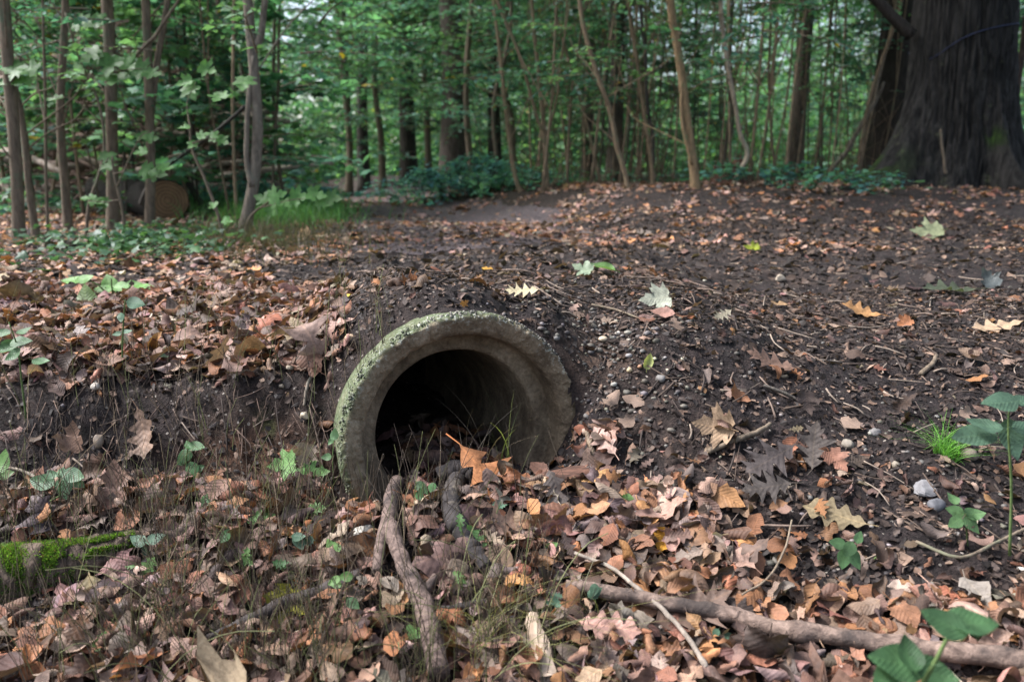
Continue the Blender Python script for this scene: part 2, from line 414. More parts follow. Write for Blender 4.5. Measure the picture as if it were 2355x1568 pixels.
pr = np.array([p[0] if p[0] != PR else .2465 for p in prof])[:, None] * 1.047; ps = np.array([p[1] for p in prof])[:, None]
TH = np.broadcast_to(th, (len(prof), NA))
frontw = np.exp(-(ps / .05) ** 2)
edge = np.exp(-((np.arange(len(prof))[:, None] - 9) / 2.3) ** 2)
NX, NY = np.cos(TH) * pr, np.sin(TH) * pr
r_ = pr + (fbm(NX * 9 + 3, NY * 9 + ps * 12, 51, 3) - .5) * .004 * (0.35 + frontw) \
    + edge * ((fbm(NX * 90, NY * 90 + ps * 60, 52, 3) - .5) * .010 - .004 * sstep(.45, .7, fbm(NX * 30, NY * 30, 53, 3))) + (fbm(NX * 45, NY * 45 + ps * 45, 57, 3) - .5) * .004 * (0.3 + frontw)
q_ = ps + frontw * ((fbm(NX * 14, NY * 14, 54, 3) - .5) * .003 + (fbm(NX * 75, NY * 75, 58, 3) - .5) * .004 - .005 * sstep(.62, .74, fbm(NX * 60, NY * 60, 59, 2))) + edge * (fbm(NX * 60 + 9, NY * 60, 55, 3) - .5) * .007
V = PC + (r_ * np.cos(TH))[..., None] * PL + (r_ * np.sin(TH))[..., None] * PU + q_[..., None] * PA
idx = np.arange(len(prof) - 1)[:, None] * NA + np.arange(NA)[None, :]
nxt = np.arange(len(prof) - 1)[:, None] * NA + (np.arange(NA)[None, :] + 1) % NA
Q = np.stack([idx, nxt, nxt + NA, idx + NA], -1).reshape(-1, 4)
k_ = np.arange(len(prof))[:, None] + np.zeros((1, NA))
outer = 1 - sstep(8, 12.5, k_)                            # outside of the bell and its lip
left = sstep(-.5, .75, -np.cos(TH) * .9 + np.sin(TH) * .45)
algae = np.clip(outer * (0.30 + 0.95 * left) + 0.16 * sstep(.45, 1, -np.cos(TH)) * (1 - sstep(13, 18, k_)), 0, 1) * (1 - .75 * sstep(.2, .9, np.cos(TH)))
low = sstep(3.45, 3.85, TH) * (1 - sstep(4.3, 4.6, TH))
moss = np.clip(low * (1 - sstep(11, 15, k_ + 5 * (fbm(NX * 20, NY * 20, 56, 3) - .5))) * 1.25, 0, 1)
lime = np.clip(np.exp(-((k_ - 9) / 4.0) ** 2) * (0.35 + 0.75 * sstep(-.2, .9, np.sin(TH))), 0, 1)
mb = MB(); mb.add(V.reshape(-1, 3), Q, col=np.stack([algae, moss, lime], -1).reshape(-1, 3))
pipe = obj('concrete_pipe', mb.mesh('concrete_pipe', M_CONC, PC), loc=tuple(PC),
           label='weathered concrete drain pipe with mossy socket rim sticking out of the bank', cat='pipe')

def blob(rng, nlat=5, nlon=8):
    t = np.linspace(0, math.pi, nlat + 1)[1:-1]; p = np.linspace(0, 2 * math.pi, nlon, endpoint=False)
    T_, P_ = np.meshgrid(t, p, indexing='ij')
    V = np.stack([np.sin(T_) * np.cos(P_), np.sin(T_) * np.sin(P_), np.cos(T_)], -1).reshape(-1, 3)
    V = np.vstack([V, [0, 0, 1], [0, 0, -1]])
    V = V * (1 + 0.35 * (rng.random((len(V), 1)) - .5))
    m = nlat - 1; q = []
    ii = np.arange(m - 1)[:, None] * nlon; jj = np.arange(nlon)[None]; kk = (jj + 1) % nlon
    q = np.stack([ii + jj, ii + nlon + jj, ii + nlon + kk, ii + kk], -1).reshape(-1, 4)
    j = np.arange(nlon); k = (j + 1) % nlon; n0 = m * nlon
    tr = np.vstack([np.stack([j, k, np.full(nlon, n0)], -1), np.stack([(m - 1) * nlon + k, (m - 1) * nlon + j, np.full(nlon, n0 + 1)], -1)])
    return V, q, tr
BLOBS = [blob(R) for _ in range(10)]
BLOBL = [blob(R, 3, 5) for _ in range(10)]

def rotm(ax, an):
    return np.array(Matrix.Rotation(an, 3, Vector(ax)))

def rand_rot(rng):
    return np.array(Euler(tuple(rng.random(3) * 6.28)).to_matrix())

mb = MB()                                               # bared pebbles along the broken lip
for _ in range(900):
    a = R.uniform(-.35, 3.75); rr = PR - abs(R.normal(0, .010)) - .003; s = max(.003, R.normal(.012, .006))
    rr = 1.047 * np.interp(s, [.003, .005, .009, .015, .024, .035], [.236, .2395, .2425, .2445, .2458, .2463]) + R.normal(0, .001)
    s = max(s, 0.003)
    p = PC + rr * math.cos(a) * PL + rr * math.sin(a) * PU + s * PA
    Vb, q, t = BLOBL[R.integers(10)]; sz = abs(R.normal(.0014, .0010)) + .0007; p = p - PA * sz * -.3
    sc = sz * np.array([1, R.uniform(.6, 1), R.uniform(.5, .9)])
    g = R.uniform(.05, .42) ; c = np.array([g, g * .93, g * .78])
    c = c * (1.05 if R.random() < .3 else .6)
    if math.cos(a) < -.3: c = c * np.array([.62, .72, .55])
    mb.add((Vb * sc) @ rand_rot(R).T + p, q, t, c)
obj('exposed_aggregate', mb.mesh('exposed_aggregate', M_STONE, PC), pipe, kind='stuff')

mb = MB()                                               # sediment lying inside the pipe
xx = np.linspace(-.16, .16, 60); ss = np.linspace(-.03, 1.0, 90)
XX, SS = np.meshgrid(xx, ss)
FL = -.09 + (fbm(XX * 12, SS * 12, 61, 3) - .5) * .03 - .012 * np.abs(XX) / .1 + .02 * SS
W = PC + XX[..., None] * PL + SS[..., None] * PA; W[..., 2] = PC[2] + FL + SS * PA[2] * .6
n_ = len(xx); i = (np.arange(len(ss) - 1)[:, None] * n_ + np.arange(n_ - 1)[None]).ravel()
Vs = W.reshape(-1, 3)
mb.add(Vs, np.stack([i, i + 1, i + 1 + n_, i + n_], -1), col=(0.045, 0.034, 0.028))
pa = PC + PA * .98                                      # soil-coloured disc added at the far end to keep light out
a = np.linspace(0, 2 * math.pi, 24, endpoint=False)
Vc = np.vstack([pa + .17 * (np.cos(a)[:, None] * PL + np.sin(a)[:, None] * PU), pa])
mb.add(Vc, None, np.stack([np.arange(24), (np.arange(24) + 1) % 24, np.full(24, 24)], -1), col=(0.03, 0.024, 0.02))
obj('pipe_soil_and_cap', mb.mesh('pipe_soil_and_cap', M_SOIL), kind='structure')

# ------------------------------------------------------------------ leaf shapes
def half(kind, rng):
    j = lambda a: 1 + rng.normal(0, a)
    if kind == 'beech':
        t = np.linspace(0, 1, 12); x = .315 * j(.08) * np.sin(math.pi * t ** (.92 * j(.05))) ** .78; x[[0, -1]] = .004
        x[1:-1] *= 1 + rng.normal(0, .085, 10)
        if rng.random() < .4: q = rng.integers(2, 9); x[q:q + 2] *= rng.uniform(.3, .7)
        return t, x, t
    if kind == 'ovate':
        t = np.linspace(0, 1, 12); x = .33 * j(.08) * np.sin(math.pi * t ** .72) ** .85; x[[0, -1]] = .004; return t, x, t
    if kind == 'oak':
        t = np.linspace(0, 1, 26); env = .30 * j(.1) * np.sin(math.pi * t ** 1.25) ** .7
        x = env * (.70 + .32 * np.sin(2 * math.pi * 4.2 * t - 1.3)); x[0] = x[-1] = .004; return t, np.maximum(x, .004), t
    if kind == 'redoak':
        P = [(0, .004, 0), (.08, .02, .06), (.15, .10, .13), (.20, .20, .22), (.24, .10, .24), (.27, .055, .27), (.33, .17, .35), (.38, .37, .46), (.42, .22, .46), (.46, .12, .47), (.50, .065, .50),
             (.56, .20, .60), (.60, .37, .72), (.64, .22, .69), (.68, .13, .70), (.73, .075, .73), (.78, .14, .82), (.83, .20, .91), (.87, .09, .87), (.93, .06, .93), (1, .003, 1)]
    else:                                               # maple
        P = [(0, .004, 0), (.0, .12, -.10), (.02, .28, -.06), (.06, .34, -.02), (.10, .50, .03), (.16, .42, .11), (.22, .36, .19), (.28, .46, .25), (.33, .64, .42), (.37, .50, .45), (.41, .45, .54), (.45, .30, .47),
             (.50, .20, .46), (.60, .24, .63), (.68, .28, .70), (.75, .15, .76), (.85, .10, .87), (1, .003, 1)]
    P = np.array(P); n = len(P)
    P[1:-1, 1] *= 1 + rng.normal(0, .07, n - 2); P[1:-1, 2] += rng.normal(0, .012, n - 2)
    return P[:, 0], P[:, 1], P[:, 2]

def template(kind, rng, roll=0., bend=0., wave=0.02, twist=0.0, fold=0.0, low=False, stalk=True):
    Vp, Qp = [], []
    L, Rr = half(kind, rng), half(kind, rng)
    n = len(L[0])
    t = (L[0] + Rr[0]) / 2
    fr = (1.0,) if low else (.5, 1.0)
    cols = [np.stack([np.zeros(n), t], -1)]
    left = [np.stack([-L[1] * f, t + (L[2] - t) * f], -1) for f in fr]
    right = [np.stack([Rr[1] * f, t + (Rr[2] - t) * f], -1) for f in fr]
    cols = left[::-1] + cols + right
    G = np.stack(cols, 1); m = G.shape[1]
    X, Y = G[..., 0], G[..., 1]
    uv = np.stack([X, Y], -1).reshape(-1, 2)
    p = rng.random(6) * 6.28
    Z = wave * (np.sin(6.5 * Y + p[0]) * np.cos(5 * X + p[1]) + .8 * np.sin(11 * X + p[2] + 4 * Y) * np.abs(X) * 3 + .6 * np.sin(13 * Y + p[3]) * np.abs(X) * 3)
    Z = Z + fold * np.abs(X) + (.007 if kind in ('beech', 'ovate') else 0) * np.cos(2 * math.pi * (6.5 * Y - 4 * np.abs(X))) * np.minimum(np.abs(X) * 5, 1) * (0 if low else 1)
    r = roll * (1 + .35 * np.sin(3 * Y + p[4])) + 1e-5
    X2 = np.sin(r * X) / r - Z * np.sin(r * X); Z2 = (1 - np.cos(r * X)) / r + Z * np.cos(r * X)
    a = twist * (Y - .5); X3 = X2 * np.cos(a) - Z2 * np.sin(a); Z3 = X2 * np.sin(a) + Z2 * np.cos(a)
    b = bend + 1e-5; yy = Y - .5
    Y4 = np.sin(b * yy) / b - Z3 * np.sin(b * yy); Z4 = (1 - np.cos(b * yy)) / b + Z3 * np.cos(b * yy)
    V = np.stack([X3, Y4, Z4], -1).reshape(-1, 3)
    V[:, 2] -= V[:, 2].mean()
    i = (np.arange(n - 1)[:, None] * m + np.arange(m - 1)[None]).ravel()
    Q = np.stack([i, i + 1, i + 1 + m, i + m], -1)
    if stalk and not low:                              # leaf stalk: a thin ribbon
        b0 = V[m // 2]; k = len(V)
        d = np.array([rng.normal(0, .06), -.18, rng.normal(.02, .05)])
        w = np.array([.009, 0, 0]); z = np.array([0, 0, .008])
        V = np.vstack([V, b0 - w, b0 + w, b0 + d + w, b0 + d - w, b0 - z, b0 + z, b0 + d + z, b0 + d - z])
        Q = np.vstack([Q, [k, k + 1, k + 2, k + 3], [k + 4, k + 5, k + 6, k + 7]])
        uv = np.vstack([uv, np.full((8, 2), .001)])
    return V, Q, uv

def dry_template(kind, rng, low=False):
    s = rng.random()
    if s < .22: rl, bd, wv = rng.normal(0, .9), rng.normal(0, .6), .04
    elif s < .68: rl, bd, wv = rng.choice([-1, 1]) * rng.uniform(1.5, 4.2), rng.normal(0, 1.0), .055
    else: rl, bd, wv = rng.choice([-1, 1]) * rng.uniform(3.5, 8.0), rng.normal(0, 1.3), .07
    if kind in ('oak', 'redoak', 'maple'): rl *= .55
    return template(kind, rng, rl, bd, wv, rng.normal(0, .6), 0, low)

PAL = np.array([(.30, .145, .080), (.36, .23, .165), (.19, .115, .080), (.085, .058, .046), (.29, .185, .145), (.41, .19, .085), (.42, .31, .235), (.24, .13, .085), (.13, .085, .065), (.22, .165, .14)])
PALP = np.array([.15, .12, .17, .11, .13, .06, .06, .08, .06, .06])
def dry_colour(rng):
    c = PAL[rng.choice(len(PAL), p=PALP)] * np.array([.72, .72, .75]) * (1 + rng.normal(0, .26)) * (1 + rng.normal(0, .06, 3))
    return np.clip(c, .012, .6)

# where leaves lie: amount of cover (0..1) on each patch of ground
BARE = [([(912, 1140), (897, 1200), (900, 1250), (928, 1335), (966, 1408), (988, 1490), (1008, 1590)], 34), ([(890, 1225), (876, 1285), (866, 1350)], 18),
        ([(1052, 1140), (1036, 1180), (1040, 1230), (1075, 1285), (1115, 1340)], 34), ([(1010, 1118), (1092, 1118)], 26), ([(1222, 1440), (1260, 1590)], 26),
        ([(1300, 1385), (1440, 1408), (1680, 1462), (1960, 1520), (2150, 1545), (2380, 1566)], 26), ([(480, 1495), (650, 1425), (830, 1342)], 20),
        ([(-110, 1385), (60, 1345), (160, 1320), (240, 1288), (310, 1262)], 60), ([(1000, 1436), (1180, 1395)], 14)]
def bare_dist(u, v):                                    # how strongly a lying branch keeps leaves off, 0..1
    m = np.zeros(len(u))
    for P, w in BARE:
        for (a, b), (c, d) in zip(P[:-1], P[1:]):
            t = np.clip(((u - a) * (c - a) + (v - b) * (d - b)) / ((c - a) ** 2 + (d - b) ** 2), 0, 1)
            m = np.maximum(m, 1 - sstep(w * .8, w * 1.5, np.hypot(u - a - t * (c - a), v - b - t * (d - b))))
    return m

def cover(x, y, z):
    u, v, d = project(x, y, z)
    n = fbm(x * 2.3 + 5, y * 2.3, 71, 3); n2 = fbm(x * 6, y * 6, 73, 3)
    c = np.full(len(x), .07)
    ditch = sstep(1085, 1150, v + 60 * (n2 - .5)) * (1 - sstep(1450, 1700, u + (v - 1150) * -.55 + 500 * (n - .5)))
    c = np.maximum(c, ditch * (1 - .95 * np.exp(-((u - 825) / 80) ** 2 - ((v - 1100) / 75) ** 2)))
    c = np.maximum(c, .85 * sstep(1320, 1420, v + 100 * (n - .5)))
    c = np.maximum(c, .22 * sstep(1000, 1100, v))
    # heap right beside the pipe
    c = np.maximum(c, .9 * np.exp(-((u - 1380) / 90) ** 2 - ((v - 1040) / 55) ** 2))
    left = (1 - sstep(790, 900, u + 160 * (n2 - .5))) * sstep(640, 690, v) * (1 - sstep(840, 910, v + 90 * (n2 - .5)))
    c = np.maximum(c, left)
    c = np.maximum(c, .85 * np.exp(-((u - 860) / 55) ** 2 - ((v - 765) / 45) ** 2))
    bank = (u < 780) & (v > 900) & (v < 1090)
    c = np.where(bank, np.minimum(c, .16 + .55 * sstep(.52, .68, n2) + .5 * sstep(190, 60, u) + .8 * np.exp(-((u - 310) / 60) ** 2) * (v < 1010)), c)
    mid = sstep(402, 430, v) * (1 - sstep(600, 680, v + 60 * (n - .5)))
    c = np.maximum(c, mid * (.25 + .75 * sstep(.38, .6, n)) * (1 - .55 * sstep(1300, 1900, u)) * .95)
    c = np.maximum(c, (u < 620) * sstep(540, 580, v) * (v < 690) * .8)
    road = (u > 800) & (v >= 585) & (v < 1000)
    c = np.where((y > 6.3) & ~((np.abs(u - (1050 - (v - 455) * .6)) < 240) & (v > 452)), np.maximum(c, .45), c)
    c = np.where(road, np.minimum(c, .05 + .13 * sstep(.5, .72, n)), c)
    c = np.where((y > 6.0) & (np.abs(u - (1050 - (v - 455) * .6)) < 240) & (v < 545), c * .45, c)
    return np.clip(c, 0, 1) * (1 - .93 * bare_dist(u, v))

def axang(ax, an):                                     # vectorised rotation matrices
    ax = ax / (np.linalg.norm(ax, axis=1)[:, None] + 1e-9); c, s = np.cos(an), np.sin(an); o = 1 - c
    x, y, z = ax.T
    return np.stack([np.stack([c + x * x * o, x * y * o - z * s, x * z * o + y * s], -1), np.stack([y * x * o + z * s, c + y * y * o, y * z * o - x * s], -1),
                     np.stack([z * x * o - y * s, z * y * o + x * s, c + z * z * o], -1)], 1)

def lay(x, y, rng, tilt):
    n = normal(x, y, .03); k = len(x)
    yaw = axang(np.tile([0., 0, 1], (k, 1)), rng.uniform(0, 6.28, k))
    al = axang(np.cross(np.tile([0., 0, 1], (k, 1)), n) + 1e-6, np.arccos(np.clip(n[:, 2], -1, 1)))
    tl = axang(np.stack([rng.normal(size=k), rng.normal(size=k), np.zeros(k)], -1), rng.normal(0, tilt, k))
    flip = axang(np.tile([0., 1, 0], (k, 1)), np.where(rng.random(k) < .5, 0, math.pi))
    return tl @ al @ yaw @ flip

KINDS = ['beech', 'oak', 'redoak', 'maple']
tpl = {k: [dry_template(k, R) for _ in range({'beech': 46, 'oak': 18, 'redoak': 12, 'maple': 10}[k])] for k in KINDS}
tpl_low = {k: [dry_template(k, R, True) for _ in range(14)] for k in KINDS}
SIZE = {'beech': (.041, .013), 'oak': (.056, .016), 'redoak': (.10, .025), 'maple': (.075, .02)}

def scatter(x0, x1, y0, y1, per_m2, low, rng, size_mul=1.0, tilt=.45, layers=.022):
    n = int((x1 - x0) * (y1 - y0) * per_m2)
    x, y = rng.uniform(x0, x1, n), rng.uniform(y0, y1, n)
    z = H(x, y)
    u, v, d = project(x, y, z)
    keep = (rng.random(n) < cover(x, y, z)) & (u > -1100) & (u < 3300) & (v < 2050)
    rel = np.stack([x, y, z], -1) - PC; s = rel @ PA; rad = np.linalg.norm(rel - s[:, None] * PA, axis=1)
    keep &= ~((s > -.015) & (s < .16) & (rad < PR + .015))
    x, y, z = x[keep], y[keep], z[keep]
    return x, y, z, cover(x, y, z)

def add_leaves(mb, x, y, z, cv, rng, low, size_mul, tilt, layers, kinds=(.89, .10, .004, .006)):
    n = len(x)
    Rm = lay(x, y, rng, tilt)
    ks = rng.choice(4, n, p=kinds)
    T = tpl_low if low else tpl
    for ki, kn in enumerate(KINDS):
        ids = np.nonzero(ks == ki)[0]
        tid = rng.integers(len(T[kn]), size=len(ids))
        for t in range(len(T[kn])):
            sel = ids[tid == t]
            if not len(sel): continue
            Vt, Qt, uv = T[kn][t]; k = len(sel)
            sz = np.clip(SIZE[kn][0] * np.exp(rng.normal(0, .34, k)), .014, .19) * size_mul * np.where(cv[sel] < .3, .62, 1.0)
            lift = .004 + rng.random(k) * layers * cv[sel] + sz * .05
            W = np.einsum('kij,nj->kni', Rm[sel], Vt) * sz[:, None, None] + np.stack([x[sel], y[sel], z[sel] + lift], -1)[:, None, :]
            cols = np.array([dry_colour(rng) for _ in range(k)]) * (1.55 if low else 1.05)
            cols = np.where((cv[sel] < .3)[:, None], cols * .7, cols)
            mb.add(W.reshape(-1, 3), (Qt[None] + (np.arange(k) * len(Vt))[:, None, None]).reshape(-1, 4), col=np.repeat(cols, len(Vt), 0), uv=np.tile(uv, (k, 1)))

litter = MB()
near = scatter(-1.9, 1.9, .55, 2.7, 4300, False, R)
add_leaves(litter, *near, R, False, 1.0, .5, .032)
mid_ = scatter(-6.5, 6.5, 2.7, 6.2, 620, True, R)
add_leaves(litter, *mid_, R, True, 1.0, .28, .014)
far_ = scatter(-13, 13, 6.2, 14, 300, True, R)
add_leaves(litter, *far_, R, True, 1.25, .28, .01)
# leaves blown into the pipe
k = 150; sx, sl = R.normal(0, .065, k), np.abs(R.normal(0, .16, k)) - .02
P = PC + sx[:, None] * PL + sl[:, None] * PA; P[:, 2] = PC[2] - .085 + R.random(k) * .012
ok = np.abs(sx) < .125
W_ = P[ok]
for p in W_:
    kn = 'beech' if R.random() < .75 else 'oak'; Vt, Qt, uv = tpl[kn][R.integers(len(tpl[kn]))]
    m_ = rand_rot(R) if R.random() < .3 else rotm((0, 0, 1), R.uniform(0, 6)) @ rotm((1, 0, 0), R.normal(0, .4))
    litter.add((Vt * R.uniform(.05, .075)) @ m_.T + p, Qt, col=dry_colour(R) * .8, uv=uv)
obj('leaf_litter', litter.mesh('leaf_litter', M_DRY), label='brown fallen leaves carpeting the ditch and path', cat='leaf litter', kind='stuff')

# crumbs of leaf and bark trodden into the mud, grit and pebbles
def debris():
    mb = MB()
    for (x0, x1, y0, y1, n, smin, smax) in ((-1.5, 1.7, .8, 2.6, 42000, .002, .0085), (-3, 3.2, 2.6, 5.5, 16000, .006, .018)):
        x, y = R.uniform(x0, x1, n), R.uniform(y0, y1, n); z = H(x, y)
        rel = np.stack([x, y, z], -1) - PC; s = rel @ PA; rad = np.linalg.norm(rel - s[:, None] * PA, axis=1)
        keep = ~((s > -.02) & (s < .5) & (rad < PR + .006)); x, y, z = x[keep], y[keep], z[keep]; n = len(x)
        Rm = lay(x, y, R, .6)
        sz = R.uniform(smin, smax, n) * np.where(R.random(n) < .06, 1.8, 1); asp = R.uniform(.25, 1.0, n)
        base = np.array([[-1, -.7, 0], [.1, -1, .15], [1, -.2, 0], [.7, .8, -.1], [-.6, .9, .2]])
        W = base[None] * np.stack([sz * asp, sz, sz], -1)[:, None, :] * (1 + R.normal(0, .2, (n, 5, 1)))
        W = np.einsum('kij,knj->kni', Rm, W) + np.stack([x, y, z + .002 + .2 * sz], -1)[:, None, :]
        k = np.arange(n)[:, None] * 5
        T = np.concatenate([k + [0, 1, 2], k + [0, 2, 3], k + [0, 3, 4]]).reshape(-1, 3)
        pal = np.array([(.03, .024, .022), (.055, .040, .034), (.10, .07, .055), (.17, .11, .08), (.25, .17, .125)])
        c = pal[R.choice(5, n, p=[.36, .30, .18, .11, .05])] * R.uniform(.7, 1.25, (n, 1))
        mb.add(W.reshape(-1, 3), None, T, np.repeat(c, 5, 0))
    return mb
obj('leaf_debris', debris().mesh('leaf_debris', M_DRY, smooth=False), label='dark crumbled leaf debris trodden into the mud', cat='debris', kind='stuff')

def gravel():
    mb = MB(); n = 1300
    x = np.concatenate([R.uniform(-1.5, 1.7, n - 1000), R.normal(.20, .13, 650), R.normal(.75, .35, 350)])
    y = np.concatenate([R.uniform(.9, 3.2, n - 1000), R.normal(1.68, .13, 650), R.normal(1.3, .2, 350)])
    z = H(x, y); cv = cover(x, y, z)
    rel = np.stack([x, y, z], -1) - PC; s = rel @ PA; rad = np.linalg.norm(rel - s[:, None] * PA, axis=1)
    keep = (cv < .6) & ~((s > -.02) & (s < .6) & (rad < PR + .004))
    for xx, yy, zz in zip(x[keep], y[keep], z[keep]):
        Vb, q, t = BLOBL[R.integers(10)] if R.random() < .8 else BLOBS[R.integers(10)]
        sz = min(abs(R.normal(0, .0034)) + .0012, .011)
        g = R.uniform(.03, .15) if R.random() < .93 else R.uniform(.25, .42); c = np.array([g, g * R.uniform(.82, .96), g * R.uniform(.62, .9)])
        mb.add((Vb * sz * np.array([1.2, R.uniform(.7, 1), R.uniform(.5, .75)])) @ rotm((0, 0, 1), R.uniform(0, 6)).T + (xx, yy, zz + sz * .15), q, t, c)
    return mb
obj('gravel', gravel().mesh('gravel', M_STONE), label='small pale pebbles scattered in dark soil', cat='gravel', kind='stuff')

# ------------------------------------------------------------------ trees
GREENS = np.array([(.058, .160, .075), (.075, .185, .085), (.046, .130, .080), (.095, .20, .075), (.066, .165, .100)]) * [1.36, 1.32, 1.75]

def crown_leaves(mb, rng, P, Dr, leaf, cols, star=False, tilt=.5):
    """flat leaves at points P with outward directions Dr"""
    n = len(P)
    d = Dr / (np.linalg.norm(Dr, axis=1)[:, None] + 1e-9)
    up = np.stack([rng.normal(0, tilt, n), rng.normal(0, tilt, n), np.ones(n)], -1)
    sd = np.cross(d, up); sd /= np.linalg.norm(sd, axis=1)[:, None] + 1e-9
    nn = np.cross(sd, d)
    L = leaf * rng.uniform(.65, 1.25, n)[:, None]
    if star:
        o = np.array([(0, 0), (.30, -.04), (.48, .10), (.30, .22), (.60, .46), (.26, .50), (.16, .72), (0, 1.0), (-.16, .72), (-.26, .50), (-.60, .46), (-.30, .22), (-.48, .10), (-.30, -.04)])
        c = np.array([(0, .35)])
        pts = np.vstack([o, c]); k = len(o)
        zz = -.22 * np.abs(pts[:, 0])
        W = P[:, None] + L[:, None] * (pts[None, :, :1] * sd[:, None] + pts[None, :, 1:] * d[:, None] + zz[None, :, None] * nn[:, None])
        b = np.arange(n)[:, None, None] * (k + 1)
        T = (np.stack([np.arange(k), (np.arange(k) + 1) % k, np.full(k, k)], -1)[None] + b).reshape(-1, 3)
        mb.add(W.reshape(-1, 3), None, T, np.repeat(cols, k + 1, 0))
    else:
        pts = np.array([(0, 0, 0), (.27, .42, .05), (0, 1.0, -.1), (-.27, .42, .05)])
        W = P[:, None] + L[:, None] * (pts[None, :, :1] * sd[:, None] + pts[None, :, 1:2] * d[:, None] + pts[None, :, 2:] * nn[:, None])
        b = np.arange(n)[:, None] * 4
        T = np.concatenate([b + [0, 1, 2], b + [0, 2, 3]]).reshape(-1, 3)
        mb.add(W.reshape(-1, 3), None, T, np.repeat(cols, 4, 0))

def spray(mb, rng, p0, direction, length, leaf, pal, star=False, step=.045, droop=.18, twig=True, side=True, sparse=1.0):
    """a leafy twig: axis with side shoots, leaves laid in a loose plane"""
    d = np.asarray(direction, float); d /= np.linalg.norm(d)
    s = np.linspace(0, 1, 7)
    axis = p0 + d * length * s[:, None] + np.array([0, 0, -1]) * droop * length * (s ** 2)[:, None] + rng.normal(0, .02 * length, (7, 3)) * s[:, None]
    if twig: mb.add(*tube(axis, np.linspace(.006, .0016, 7) * (.6 + length), 3, cap=False), col=(1, 1, 1), mi=1)
    pts, dirs = [], []
    def run(A, lead):
        Lg = np.linalg.norm(A[-1] - A[0]); n = max(2, int(Lg / step * sparse))
        q = rng.uniform(.08, 1.0, n); B = crom(A, 24); idx = (q * 23).astype(int)
        t = np.gradient(B, axis=0)[idx]; t /= np.linalg.norm(t, axis=1)[:, None]
        lat = np.cross(t, [0, 0, 1.0]); lat /= np.linalg.norm(lat, axis=1)[:, None] + 1e-9
        sg = rng.choice([-1, 1], n)[:, None]
        pts.append(B[idx] + rng.normal(0, .008, (n, 3))); dirs.append(t * rng.uniform(.2, .9, (n, 1)) + lat * sg + np.array([0, 0, -1]) * rng.uniform(-.1, .45, (n, 1)))
    run(axis, d)
    if side:
        for k in range(max(2, int(length / .11))):
            f = rng.uniform(.15, .9); b0 = axis[int(f * 6)]
            lat = np.cross(d, [0, 0, 1]) * rng.choice([-1, 1]) + d * rng.uniform(.3, 1.0) + np.array([0, 0, rng.normal(0, .22)])
            lat /= np.linalg.norm(lat); l2 = length * rng.uniform(.25, .5) * (1 - f * .5)
            A = b0 + lat * l2 * np.linspace(0, 1, 4)[:, None] + np.array([0, 0, -.12 * l2]) * (np.linspace(0, 1, 4) ** 2)[:, None]
            if twig: mb.add(*tube(A, np.linspace(.003, .001, 4), 3, cap=False), col=(1, 1, 1), mi=1)
            run(A, lat)
    pts, dirs = np.concatenate(pts), np.concatenate(dirs)
    base = pal[rng.integers(len(pal))] * (1 + rng.normal(0, .15))
    cols = np.clip(base * (1 + rng.normal(0, .18, (len(pts), 1))), .01, .5)
    yl = rng.random(len(pts)) < .012; cols[yl] = (.36, .27, .04)
    crown_leaves(mb, rng, pts, dirs, leaf, cols, star)

def crown_mesh(name, seed, z0, z1, rad, n, leaf, pal, star=False, length=(.5, 1.1), sparse=1.0, taper=.5):
    rng = np.random.default_rng(seed); mb = MB()
    for k in range(n):
        f = rng.random(); z = z0 + (z1 - z0) * f
        rr = rad * (1 - taper * f) * math.sqrt(rng.random()) * .8
        a = rng.uniform(0, 6.283)
        p = np.array([rr * math.cos(a), rr * math.sin(a), z])
        a2 = a + rng.normal(0, .6)
        spray(mb, rng, p, (math.cos(a2), math.sin(a2), rng.normal(.12, .2)), rng.uniform(*length), leaf, pal, star, sparse=sparse)
    return mb.mesh(name, [M_CROWN, M_BARK])

CROWNS = {
    'low':  [crown_mesh('crown', 100 + i, .25, 3.6, 1.25, 62, .075, GREENS, length=(.5, 1.0), taper=.3) for i in range(4)],        # leafy from the ground up
    'mid':  [crown_mesh('crown', 120 + i, 1.0, 5.0, 1.6, 78, .08, GREENS, length=(.6, 1.2), taper=.2) for i in range(4)],
    'high': [crown_mesh('crown', 140 + i, 1.1, 4.2, 1.0, 20, .075, GREENS, length=(.5, 1.0), taper=.2) for i in range(4)],
    'star': [crown_mesh('crown', 160 + i, .35, 2.6, 1.0, 34, .10, GREENS, True, length=(.45, .9), sparse=.6, taper=.2) for i in range(4)],
    'big':  [crown_mesh('crown', 180 + i, 2.0, 8.0, 2.6, 80, .12, GREENS, length=(1.0, 2.2), sparse=.55, taper=.2) for i in range(4)],
}

